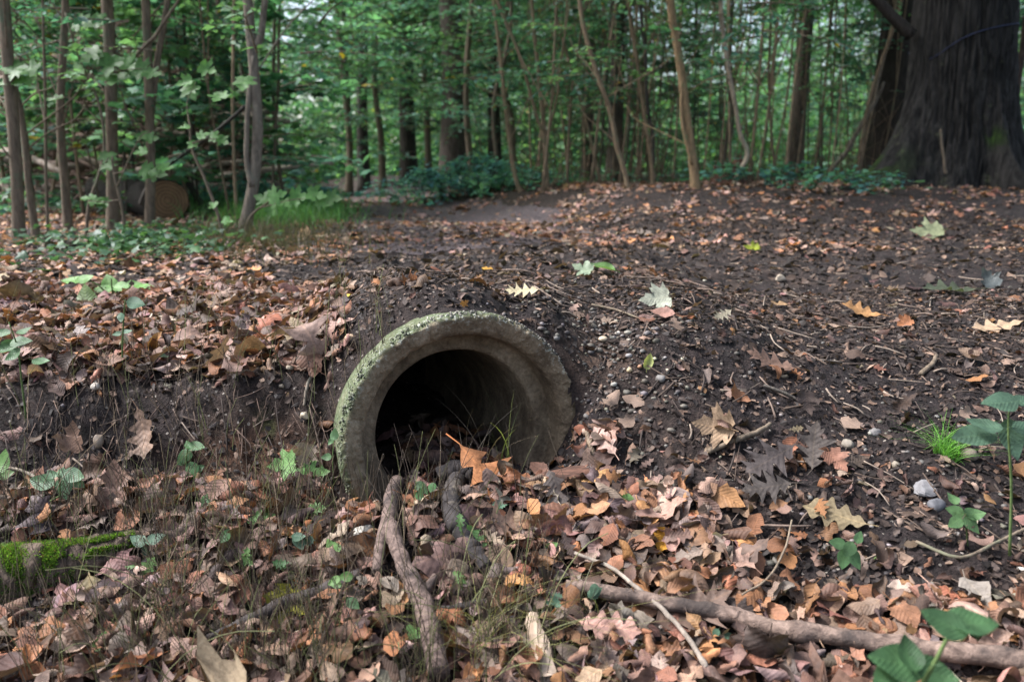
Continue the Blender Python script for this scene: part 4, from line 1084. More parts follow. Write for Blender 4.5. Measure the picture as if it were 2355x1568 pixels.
def leaf_mesh(kind, rng, col, size, ang, facing, centre, origin, roll=None, mat=None, bend=None):
    """one green leaf: ang = picture direction of its tip, facing = how far it turns from flat to facing the camera"""
    Vt, Qt, uv = template(kind, rng, rng.normal(0, .6) if roll is None else roll, rng.normal(.5, .4) if bend is None else bend, .02, rng.normal(0, .3), .12)
    q, A = math.radians(facing), math.radians(ang)
    n = np.array([0, -math.sin(q), math.cos(q)]); t2 = np.array([0, math.cos(q), math.sin(q)])
    ax = math.cos(A) * np.array([1, 0, 0]) + math.sin(A) * t2; sd = np.cross(ax, n)
    W = size * (Vt[:, :1] * sd + Vt[:, 1:2] * ax + Vt[:, 2:] * n) + centre
    mb = MB(); mb.add(W, Qt, col=col, uv=uv)
    return mb.mesh('leaf', mat or M_GREEN, origin)

maple_sapling(196, 548, [(205, 470), (228, 400), (240, 330), (225, 230), (180, 130), (150, 30)], [
    ([(205, 200), (240, 175), (300, 160), (380, 160)], [(195, 55, 62, -20), (235, 50, 60, -10), (205, 130, 70, -140), (250, 155, 78, -90), (262, 185, 80, -80), (300, 150, 70, -30), (335, 165, 70, -20), (170, 165, 56, 200), (355, 170, 60, -10)]),
    ([(230, 280), (170, 230), (110, 225)], [(122, 228, 46, 190), (60, 158, 66, 170), (25, 160, 70, 180), (20, 185, 60, 220), (65, 188, 50, -60)]),
    ([(236, 380), (246, 370), (250, 362)], [(245, 368, 52, -90), (250, 385, 44, -60)]),
], 'young maple with big pale green lit leaves across the left trunks')
maple_sapling(512, 556, [(503, 500), (470, 410), (442, 345), (437, 300), (432, 260)], [
    ([(442, 330), (480, 320), (520, 325)], [(420, 294, 36, 180), (470, 310, 40, 30), (500, 315, 44, 0), (515, 325, 40, -30), (440, 335, 34, 240)]),
    ([(500, 490), (480, 470)], [(488, 470, 30, 150), (525, 508, 34, -10)]),
    ([(440, 300), (430, 240), (450, 190)], [(440, 215, 58, -60), (500, 225, 60, -100), (480, 160, 56, -20), (560, 195, 62, -90), (420, 190, 50, 200)]),
], 'bent pale sapling with small yellow green maple leaves left of the twin trunk')
maple_sapling(285, 548, [(284, 500), (272, 440), (262, 400), (258, 360)], [
    ([(262, 400), (290, 395), (335, 400)], [(345, 395, 54, -20), (365, 400, 56, -10), (385, 385, 46, 0)]),
    ([(276, 460), (240, 465), (205, 462)], [(200, 455, 40, 180), (225, 465, 46, -20), (240, 470, 40, -60)]),
    ([(268, 430), (320, 320), (345, 305)], [(335, 315, 50, -40), (320, 350, 40, 200), (352, 318, 40, 0)]),
], 'crooked thin sapling with a few pale leaves near the ground')
maple_sapling(560, 540, [(575, 500), (610, 470), (650, 450)], [
    ([(600, 478), (660, 462), (720, 455)], [(600, 455, 52, 160), (640, 448, 54, 20), (690, 452, 58, 0), (730, 448, 60, -10), (770, 455, 50, -10), (660, 470, 50, -60), (620, 480, 46, 200), (745, 468, 44, -30)]),
], 'low spreading sapling with pale maple leaves over the path verge')

# brush pile with a sawn log, behind the left trunks
BROWN = bark_material('dead_wood', (.10, .075, .062), (.30, .235, .20), (20, 20, 20), .003); 
rb = np.random.default_rng(303)
def pile_pt(u, v, d):
    return at(u, v, d)
mb = MB()
def heap_h(x): return 2.15 * sstep(-2.2, -3.9, x) * (0.8 + .4 * vn(x * 1.3, x * 0, 8)) if False else None
for k in range(1500):
    u = rb.uniform(-160, 540); top = 40 + 330 * sstep(330, 560, u)
    v = rb.uniform(top, 480); d = rb.uniform(9.2, 10.6) - .3 * (v - 250) / 250
    p = at(u, v, d); L = rb.uniform(.25, 1.1); a = rb.normal(0, .45) if rb.random() < .75 else rb.uniform(-1.5, 1.5)
    dr = np.array([math.cos(a), rb.normal(0, .5), math.sin(a) * .8]); dr /= np.linalg.norm(dr)
    q = p + dr * L; q[2] = max(q[2], .03); A = np.array([p, (p + q) / 2 + rb.normal(0, .03, 3), q])
    g = rb.uniform(.4, 1.8)
    mb.add(*tube(crom(A, 4), rb.uniform(.005, .02), 4, cap=True), col=np.array([g, g * .92, g * .86]))
obj('brush', mb.mesh('brush', BROWN), label='tangled heap of dead twigs and cut branches behind the left trunks', cat='brushwood', kind='stuff')
M_PALE = bark_material('pale_wood', (.16, .125, .10), (.42, .37, .33), (14, 14, 14), .004)
for k in range(34):
    u = rb.uniform(-120, 500); top = 70 + 300 * sstep(330, 560, u); v = rb.uniform(top, 470); d = 8.9 - .3 * (v - 250) / 250 + rb.uniform(-.2, .2)
    p = at(u, v, d); L = rb.uniform(.5, 1.5); a = rb.normal(0, .3); dr = np.array([math.cos(a), rb.normal(0, .3), math.sin(a)])
    r0 = rb.uniform(.018, .05); g = rb.uniform(.5, 1.5)
    A = np.array([p, p + dr * L * .5 + rb.normal(0, .04, 3), p + dr * L]); A[:, 2] = np.maximum(A[:, 2], .05)
    me = MB(); me.add(*tube(crom(A, 8), np.linspace(r0, r0 * .7, 8), 7, .06, k), col=(g, g * .95, g * .9))
    obj('dead_branch', me.mesh('dead_branch', M_PALE, p), loc=tuple(p), label='one of the bare grey brown cut branches lying in the brush pile', cat='branch', group='cut branches in the brush pile')
def ring_material():
    m, nt, b = new_mat('cut_wood')
    co = coords(nt); n = noise(nt, 9, 4, .6, co); ln = nt.nodes.new('ShaderNodeVectorMath'); ln.operation = 'LENGTH'; nt.links.new(co, ln.inputs[0])
    s = math_n(nt, 'SINE', math_n(nt, 'ADD', math_n(nt, 'MULTIPLY', ln.outputs['Value'], 220.0), math_n(nt, 'MULTIPLY', n.outputs[0], 9.0)))
    r = ramp(nt, [(.2, (.12, .065, .033)), (.9, (.27, .15, .08))]); nt.links.new(math_n(nt, 'ADD', math_n(nt, 'MULTIPLY', s, .3), n.outputs[0]), r.inputs[0])
    nt.links.new(r.outputs[0], b.inputs['Base Color']); b.inputs['Roughness'].default_value = .8; return m
M_CUT = ring_material()
g, d = ground(388, 502); LR = 47 * d / F; lc = g + [0, 0, LR - .03]
la = np.array([-.93, .34, .0]); la /= np.linalg.norm(la)                      # axis, going away to the left; the cut faces the camera's right
la = np.array([-.62, .78, .02]); la /= np.linalg.norm(la)
A = lc + la * np.linspace(0, 2.4, 14)[:, None]
t = empty('sawn_log', lc, 'thick log with a round sawn orange brown end behind the forked trunk', 'log')
mb = MB(); mb.add(*tube(A, LR, 28, .06, 3), col=(1.2, 1.1, 1.0)); obj('log_bark', mb.mesh('log_bark', M_OAK, lc), t)
u1 = np.cross(la, [0, 0, 1]); u1 /= np.linalg.norm(u1); u2 = np.cross(u1, la); a = np.linspace(0, 6.283, 40, endpoint=False)
rr_ = LR * .97 * (1 + .03 * np.sin(3 * a + 1))
Vd = np.vstack([lc - la * .006 + (rr_ * np.cos(a))[:, None] * u1 + (rr_ * np.sin(a))[:, None] * u2, lc - la * .006])
mb = MB(); mb.add(Vd, None, np.stack([np.arange(40), (np.arange(40) + 1) % 40, np.full(40, 40)], -1)); obj('cut_face', mb.mesh('cut_face', M_CUT, lc), t)

def px_stick(pp, w, d_off=0, lift=0, label='', name='stick', cat='stick', mat=None, col=(1, 1, 1), group=None, sides=10, rough=.12, ydepth=None, zf=.75, knots=0, branches=(), seed=0, n=None):
    """a stick lying on the ground through picture positions (ydepth: standing in the plane at that distance)"""
    def path3(q, ww):
        P, Rr = [], []
        for (u, v), wi in zip(q, ww):
            if ydepth is None:
                g, d = ground(u, v); r = wi * d / F / 2; g = g + [0, 0, r * zf + lift]
            else:
                tt = (v - 784.0) / F; d = ydepth / (CP - tt * SP); g = at(u, v, d); r = wi * d / F / 2
            P.append(g); Rr.append(r)
        P = np.array(P)
        if ydepth is None and len(P) > 3:                       # a stick bridges the bumps of the ground
            z = P[:, 2].copy(); z[1:-1] = np.maximum(z[1:-1], (z[:-2] + z[1:-1] * 2 + z[2:]) / 4); P[:, 2] = z
        return P, np.array(Rr)
    P, Rr = path3(pp, w)
    A = crom(np.hstack([P, Rr[:, None]]), n or max(20, len(P) * 10))
    mb = MB(); Rv = A[:, 3].copy()
    for k in range(knots):
        c = rnd.random(); q = np.linspace(0, 1, len(Rv)); Rv *= 1 + rnd.uniform(.06, .18) * np.exp(-((q - c) / .02) ** 2)
    wob = np.stack([fbm(np.arange(len(A)) * .3, np.zeros(len(A)) + seed + j * 9, 8 + j, 3) - .5 for j in range(3)], -1) * Rv.max() * .5
    mb.add(*tube(A[:, :3] + wob, Rv, sides, rough, seed), col=col)
    base = P[0]
    t = obj(name, mb.mesh(name, mat or M_STICK, base), None, tuple(base), label, cat, group)
    for q, ww in branches:
        B, Br = path3(q, ww); B = crom(np.hstack([B, Br[:, None]]), 16); m2 = MB(); m2.add(*tube(B[:, :3], B[:, 3], max(5, sides - 2), rough, seed + 3), col=col)
        obj('side_branch', m2.mesh('side_branch', mat or M_STICK, base), t)
    return t

gy = lambda u, v: ground(u, v)[0][1]
px_stick([(477, 492), (450, 450), (417, 396)], [17, 14, 12], ydepth=gy(477, 492), label='dark leaning pole stub right of the sawn log', mat=M_BARKD)
px_stick([(322, 470), (340, 430), (375, 390), (430, 350), (500, 300), (563, 246)], [9, 9, 9, 9, 8, 8], ydepth=gy(470, 520) , label='dark long branch leaning across the left trunks up to the twin trunk', mat=M_BARKD, name='leaning_branch', cat='branch')
px_stick([(310, 130), (355, 85), (385, 40), (412, 0), (440, -50)], [8, 8, 7, 6, 6], ydepth=gy(342, 527) - .1, label='pale bare branch slanting across the forked trunk', mat=M_BARK, name='leaning_branch', cat='branch')
yb = gy(1914, 420)
px_stick([(1908, 395), (1945, 350), (1967, 311), (1995, 262), (2018, 222), (2032, 190)], [9, 11, 11, 10, 8, 6], ydepth=yb, label='dead grey branch leaning up against the oak from the left', mat=M_BARKG, name='leaning_branch', cat='branch', branches=[([(1990, 272), (2010, 235), (2028, 140)], [6, 6, 5])])
px_stick([(2073, 375), (2085, 340), (2093, 306)], [6, 5, 5], ydepth=yb + .3, label='short grey wand standing by the left roots of the oak', mat=M_BARKG)
px_stick([(2106, 345), (2104, 295), (2100, 262), (2140, 215), (2166, 204)], [6, 6, 6, 5, 4], ydepth=yb - .1, label='thin grey forked stick leaning toward the oak', mat=M_BARKG) if False else None
px_stick([(2174, 400), (2168, 350), (2162, 298)], [7, 6, 5], ydepth=ob[1] - .62, label='short brown stick leaning on the front of the oak', mat=M_BARK)

def stump():
    g, d = ground(1672, 424); mb = MB(); rng = np.random.default_rng(4); na, nz = 60, 22
    r0 = 38 * d / F; a = np.linspace(0, 6.283, na, endpoint=False); sp = fbm(np.cos(a) * 2.6, np.sin(a) * 2.6, 44, 3)
    top = (.10 + .34 * np.abs(sp - .35)) * 1.25
    V = []
    for k in range(nz):
        f = k / (nz - 1); z = -.04 + (top + .04) * f; r = r0 * (1.15 - .35 * f) * (1 + .22 * (fbm(a * 5, a * 0 + f * 2, 46, 3) - .5))
        V.append(np.stack([r * np.cos(a), r * np.sin(a), z], -1))
    V = np.array(V); i = np.arange(nz - 1)[:, None] * na + np.arange(na)[None]; j = np.arange(nz - 1)[:, None] * na + (np.arange(na)[None] + 1) % na
    mb.add(V.reshape(-1, 3), np.stack([i, j, j + na, i + na], -1).reshape(-1, 4), col=(1, 1, 1))
    c = V[-1] * [.55, .55, 1] - [0, 0, .10]; mb.add(np.vstack([V[-1], c, [0, 0, .04]]), np.stack([np.arange(na), (np.arange(na) + 1) % na, na + (np.arange(na) + 1) % na, na + np.arange(na)], -1),
           np.stack([na + np.arange(na), na + (np.arange(na) + 1) % na, np.full(na, 2 * na)], -1))
    obj('tree_stump', mb.mesh('tree_stump', bark_material('rotten_wood', (.03, .018, .013), (.17, .085, .055), (40, 40, 9), .01)), None, tuple(g), 'low rotten reddish brown stump with a jagged broken top', 'stump')
stump()

# ------------------------------------------------------------------ wood lying in the ditch
px_stick([(912, 1140), (897, 1200), (900, 1250), (928, 1335), (966, 1408), (988, 1490), (1008, 1590)], [32, 34, 35, 37, 46, 48, 50], lift=.018, label='smooth purplish brown forked branch lying down the ditch below the pipe', name='fallen_branch', cat='branch', seed=3, knots=3, sides=14, rough=.05,
         branches=[([(890, 1225), (876, 1285), (866, 1350)], [26, 27, 24]), ([(972, 1400), (988, 1378), (1001, 1352)], [28, 22, 15])])
M_CHAR = bark_material('black_bark', (.016, .014, .014), (.06, .052, .05), (60, 60, 60), .004, (.15, .125, .095), .60)
px_stick([(1052, 1140), (1036, 1180), (1040, 1230), (1075, 1285), (1115, 1340)], [40, 42, 42, 40, 34], lift=.018, label='thick blackened branch lying right of the forked branch', name='fallen_branch', cat='branch', mat=M_CHAR, seed=5, sides=14, rough=.14, knots=3)
px_stick([(1010, 1118), (1050, 1108), (1092, 1118)], [34, 40, 30], lift=.015, label='short dark mossy stub of wood at the lip of the pipe mouth', mat=M_CHAR, seed=6, sides=12, rough=.2)
px_stick([(1300, 1385), (1440, 1408), (1560, 1436), (1680, 1462), (1800, 1488), (1960, 1520), (2150, 1545), (2380, 1566)], [30, 32, 36, 38, 40, 42, 44, 46], lift=.02, label='long smooth grey brown branch lying across the lower right', name='fallen_branch', cat='branch', seed=7, sides=14, knots=8, rough=.06, col=(1.15, 1.15, 1.1))
px_stick([(1320, 1320), (1400, 1353), (1470, 1408), (1530, 1465), (1580, 1522), (1620, 1590)], [8, 9, 10, 11, 12, 13], lift=.035, label='thin silvery grey twig slanting down across the long branch', name='twig', cat='twig', mat=M_BARKG, seed=8, knots=6, col=(1.2, 1.2, 1.25))
px_stick([(480, 1495), (560, 1460), (650, 1425), (740, 1388), (830, 1342)], [22, 28, 30, 30, 26], lift=.012, label='dark decaying branch lying under the dry stems left of the forked branch', name='fallen_branch', cat='branch', mat=M_CHAR, seed=9, sides=12, rough=.18, col=(1.4, 1.35, 1.3))
px_stick([(1000, 1436), (1060, 1424), (1120, 1407), (1180, 1395)], [22, 22, 20, 15], lift=.012, label='short dark stick crossing behind the forked branch', mat=M_CHAR, seed=10)
px_stick([(1628, 1052), (1690, 1028), (1745, 1005), (1770, 990)], [13, 13, 12, 9], lift=.008, label='short brown stick on the mud right of the pipe', mat=M_BARK, seed=11, knots=2)
px_stick([(724, 868), (708, 905), (700, 950)], [7, 8, 6], lift=.01, label='thin grey twig hanging down the bank beside the pipe', name='twig', cat='twig', mat=M_BARKG, seed=12)
px_stick([(-20, 1094), (60, 1115), (130, 1150), (185, 1195)], [7, 7, 7, 6], lift=.02, label='thin bluish grey twig at the left edge by the seedling', name='twig', cat='twig', mat=M_BARKG, seed=13)
px_stick([(1360, 708), (1420, 722), (1475, 742)], [5, 5, 4], lift=.006, label='thin straight twig on the rim of the bank above the pebbles', name='twig', cat='twig', mat=M_BARK, seed=14)
px_stick([(1755, 895), (1800, 912), (1835, 930)], [7, 8, 6], lift=.006, label='dark lichened twig in the middle of the mud slope', name='twig', cat='twig', mat=M_BARKD, seed=15, col=(1.6, 1.6, 1.6))
px_stick([(2115, 870), (2140, 850), (2152, 828)], [12, 11, 9], lift=.006, label='stubby brown stick on the mud at the far right', mat=M_BARK, seed=16)
px_stick([(1245, 935), (1270, 990), (1300, 1030)], [4, 4, 3], lift=.01, label='x', mat=M_BARK) if False else None
px_stick([(2100, 1290), (2200, 1330), (2290, 1290), (2370, 1250)], [8, 8, 8, 7], lift=.03, label='thin brown bent twig at the right edge', name='twig', cat='twig', mat=M_BARK, seed=17)
px_stick([(1700, 1440), (1760, 1400), (1800, 1330), (1815, 1260)], [5, 5, 5, 4], lift=.05, label='thin pale wiry twig rising over the lower right leaves', name='twig', cat='twig', mat=M_BARK, seed=18, col=(1.3, 1.3, 1.3))

# pale split stake: squared section, pointed towards the top
g0, d0 = ground(1222, 1440); g1, d1 = ground(1260, 1590)
ax_ = g1 - g0; Ls = np.linalg.norm(ax_); ax_ /= Ls; sd_ = np.cross(ax_, [0, 0, 1]); sd_ /= np.linalg.norm(sd_); up_ = np.cross(sd_, ax_)
mb = MB(); nseg = 24; ring = np.array([(-1, -.4), (-.75, .25), (-.2, .42), (.35, .36), (.8, .2), (1, -.35)]); VV = []
for k in range(nseg):
    f = k / (nseg - 1); hw = (.011 + .006 * f) * (1 if k else .75); 
    c = g0 + ax_ * Ls * f + up_ * .024 + sd_ * .002 * math.sin(f * 9)
    for a_, b_ in ring: VV.append(c + sd_ * hw * a_ * (1 + .06 * math.sin(17 * f + a_)) + up_ * .016 * b_ * (1 + .2 * math.sin(11 * f + 3 * a_)))
i = np.arange(nseg - 1)[:, None] * 6 + np.arange(6)[None]; j = np.arange(nseg - 1)[:, None] * 6 + (np.arange(6)[None] + 1) % 6
mb.add(np.array(VV), np.stack([i, j, j + 6, i + 6], -1).reshape(-1, 4), [[0, 1, 2], [0, 2, 3], [0, 3, 4], [0, 4, 5]])
obj('wooden_stake', mb.mesh('wooden_stake', bark_material('split_wood', (.33, .24, .17), (.55, .43, .33), (120, 8, 60), .002), g0, smooth=False), None, tuple(g0), 'pale split wooden stake pointing up from the bottom edge', 'stake')

# mossy log at the left edge
LP = [(-110, 1385), (-20, 1362), (60, 1345), (160, 1320), (240, 1288), (310, 1262)]
LW = [150, 142, 128, 100, 66, 44]
log = px_stick(LP, LW, zf=.3, lift=.006, label='rotting log cushioned with bright green moss at the left edge', name='mossy_log', cat='log', mat=bark_material('rotten_log', (.022, .016, .013), (.16, .115, .085), (70, 12, 70), .008), seed=21, sides=26, rough=.22, n=70)
P, Rr = [], []
for (u, v), w_ in zip(LP, LW):
    g, d = ground(u, v); r = w_ * d / F / 2; P.append(g + [0, 0, r * .3 + .006]); Rr.append(r)
A = crom(np.hstack([np.array(P), np.array(Rr)[:, None]]), 80)
mb = MB(); rm = np.random.default_rng(31); tm = np.gradient(A[:, :3], axis=0); tm /= np.linalg.norm(tm, axis=1)[:, None]
k_ = 34000; ii = rm.integers(0, 80, k_); an = rm.normal(.95, .85, k_)
sd = np.cross(tm[ii], [0, 0, 1.]); sd /= np.linalg.norm(sd, axis=1)[:, None]; up = np.cross(sd, tm[ii])
keep = fbm(ii * .09, an * 1.8, 61, 3) > .05 + .38 * sstep(26, 48, ii) * (an < 1.3) + .14 * sstep(26, 60, ii); ii, an, sd, up = ii[keep], an[keep], sd[keep], up[keep]; k_ = len(ii)
nrm = np.cos(an)[:, None] * sd + np.sin(an)[:, None] * up
pt = A[ii, :3] + tm[ii] * rm.uniform(-.004, .004, k_)[:, None] + nrm * (A[ii, 3] * (1.0 + .05 * rm.random(k_)))[:, None]
dr = nrm + rm.normal(0, .55, (k_, 3)) + [0, 0, -.15]; dr /= np.linalg.norm(dr, axis=1)[:, None]
side = np.cross(dr, rm.normal(size=(k_, 3))); side /= np.linalg.norm(side, axis=1)[:, None]
L_ = rm.uniform(.003, .009, k_)[:, None]; w_ = L_ * .16
V = np.stack([pt - side * w_, pt + side * w_, pt + dr * L_], 1).reshape(-1, 3)
mc = np.array([.10, .19, .03]) * rm.uniform(.5, 1.5, (k_, 1)); br_ = rm.random(k_) < .10; mc[br_] = (.17, .13, .06)
mb.add(V, None, (np.arange(k_)[:, None] * 3 + [0, 1, 2]), col=np.repeat(mc, 3, 0))
obj('moss', mb.mesh('moss', M_CROWN, P[0]), log, kind='stuff')

def chunk(label, name, cat, px, py, L, W, T, yaw, pitch, mat, seed, lift=.01, p=None, col=(1, 1, 1)):
    g = ground(px, py)[0] if p is None else np.array(p); rng = np.random.default_rng(seed); n = 16
    c, s = math.cos(math.radians(yaw)), math.sin(math.radians(yaw)); ax = np.array([c, s, math.sin(math.radians(pitch))])
    A = g + [0, 0, lift] + ax * np.linspace(-L / 2, L / 2, n)[:, None]; ww = W / 2 * (1 + .25 * (fbm(np.arange(n) * .6, np.zeros(n), seed, 3) - .5)); ww[[0, -1]] *= .72
    mb = MB(); mb.add(*tube(A, ww, 12, .28, seed, flat=T / W), col=col)
    return obj(name, mb.mesh(name, mat, g), None, tuple(g), label, cat)
pin = PC + PA * .10 - PL * .055; pin[2] = PC[2] - .07
chunk('broken chunk of brown wood lying inside the pipe mouth', 'wood_chunk', 'wood', 0, 0, .085, .042, .03, -50, 12, M_STICK, 3, .006, pin, (1.0, .85, .75))
chunk('slab of dark reddish bark lying in the leaves right of the pipe mouth', 'bark_piece', 'bark', 1305, 1125, .10, .05, .018, 15, 3, bark_material('flaky_bark', (.03, .018, .014), (.16, .08, .055), (30, 90, 60), .008), 4, .03)

# ------------------------------------------------------------------ stones
def stone(px, py, w, label, colr, seed, ang=False, flat=.75, lift=.3, group=None):
    g, d = ground(px, py); r = w * d / F / 2; rng = np.random.default_rng(seed)
    Vb, q, t = blob(rng, 12, 18)
    Vb = Vb / np.linalg.norm(Vb, axis=1)[:, None]
    nz = 1 + (.22 if ang else .24) * 2 * (fbm(Vb[:, 0] * 1.6 + seed, Vb[:, 1] * 1.6 + Vb[:, 2] * 1.3, seed, 2) - .5)
    if ang: 
        pl_ = rng.normal(size=(13, 3)); pl_ /= np.linalg.norm(pl_, axis=1)[:, None]
        nz = np.min(np.where((Vb @ pl_.T) > .05, rng.uniform(.5, .85, 13) / np.maximum(Vb @ pl_.T, .05), 9), 1).clip(.4, 1.1)
    nz = nz * (1 + .06 * (fbm(Vb[:, 0] * 7 + seed, Vb[:, 1] * 7 + Vb[:, 2] * 5, seed, 3) - .5))
    Vb = Vb * nz[:, None] * np.array([1, rng.uniform(.75, 1), flat]) * r
    mb = MB(); mb.add(Vb @ rotm((0, 0, 1), rng.uniform(0, 6)).T, q, t, colr)
    return obj('stone', mb.mesh('stone', M_STONE, smooth=not ang), None, (g[0], g[1], g[2] + r * flat * lift * .5 + .003), label, 'stone', group)
for k, a in enumerate([
    (832, 1232, 62, 'white chipped stone left of the forked branch', (.46, .43, .37), True, .8),
    (228, 1022, 27, 'smooth tan oval stone at the left on the bare bank', (.23, .18, .135), False, 1.2),
    (1949, 1027, 28, 'round grey tan stone above the dark spiky leaves', (.22, .19, .15), False, .9),
    (2058, 1075, 20, 'small round tan stone on the dark mud at the right', (.22, .185, .14), False, .9),
    (2128, 1132, 68, 'flat angular slate grey stone at the right', (.16, .155, .16), True, .5),
    (2150, 1170, 46, 'dark blue grey stone below the flat slate stone', (.10, .10, .11), False, .7),
    (1791, 648, 26, 'pale rough lump of stone on the path at the right', (.36, .30, .23), True, .85),
    (1447, 855, 14, 'small round yellowish pebble on the pebbly shoulder', (.42, .33, .20), False, .9),
    (1518, 876, 24, 'rounded grey stone below the green winged seed', (.16, .15, .14), False, .8),
    (220, 900, 20, 'pale cream pebble on the edge of the left bank', (.50, .45, .38), False, .9),
    (2228, 1052, 38, 'brown stone beside the green grass tuft', (.19, .15, .12), False, .7),
    (2010, 1000, 30, 'grey half buried stone left of the grass tuft', (.15, .14, .135), False, .7),
    (1385, 785, 22, 'cream oblong pebble just right of the pipe rim', (.45, .36, .25), False, .6),
    (1420, 772, 13, 'small white pebble right of the cream oblong pebble', (.52, .47, .40), False, .8),
    (1470, 850, 12, 'small rust brown pebble on the pebbly shoulder', (.30, .16, .09), False, .8),
    (700, 962, 26, 'pale hollow stone on the bank by the pipe rim', (.42, .35, .25), True, .8),
    (648, 895, 15, 'little grey brown stone in the dark bank', (.22, .185, .14), True, .9)]):
    stone(a[0], a[1], a[2], a[3], a[4], 900 + k, a[5], a[6])

# ------------------------------------------------------------------ single leaves that stand out
def one_leaf(px, py, size_px, kind, colr, label, yaw, roll=0., bend=0., tilt=0., lift=.012, group=None, rng=None, mat=None, name='fallen_leaf', cat='leaf', wave=.03, seed=None):
    rng = rng or np.random.default_rng(int(px * 7 + py)); g, d = ground(px, py)
    Vt, Qt, uv = template(kind, rng, roll, bend, wave, rng.normal(0, .3))
    if kind in ('maple', 'redoak') and py < 800: size_px, roll, tilt = size_px * .78, roll + 1.3, tilt + 8
    sz = size_px * d / F
    n = normal(np.array([g[0]]), np.array([g[1]]), .04)[0]
    al = np.array(Vector((0, 0, 1)).rotation_difference(Vector(n)).to_matrix())
    M = al @ rotm((1, 0, 0), math.radians(tilt)) @ rotm((0, 0, 1), math.radians(yaw))
    W = (Vt * sz) @ M.T
    W[:, 2] -= min(0, W[:, 2].min() * .6)
    mb = MB(); mb.add(W, Qt, col=np.array(colr) * .70, uv=uv)
    return obj(name, mb.mesh(name, mat or M_DRY), None, (g[0], g[1], g[2] + lift), label, cat, group)
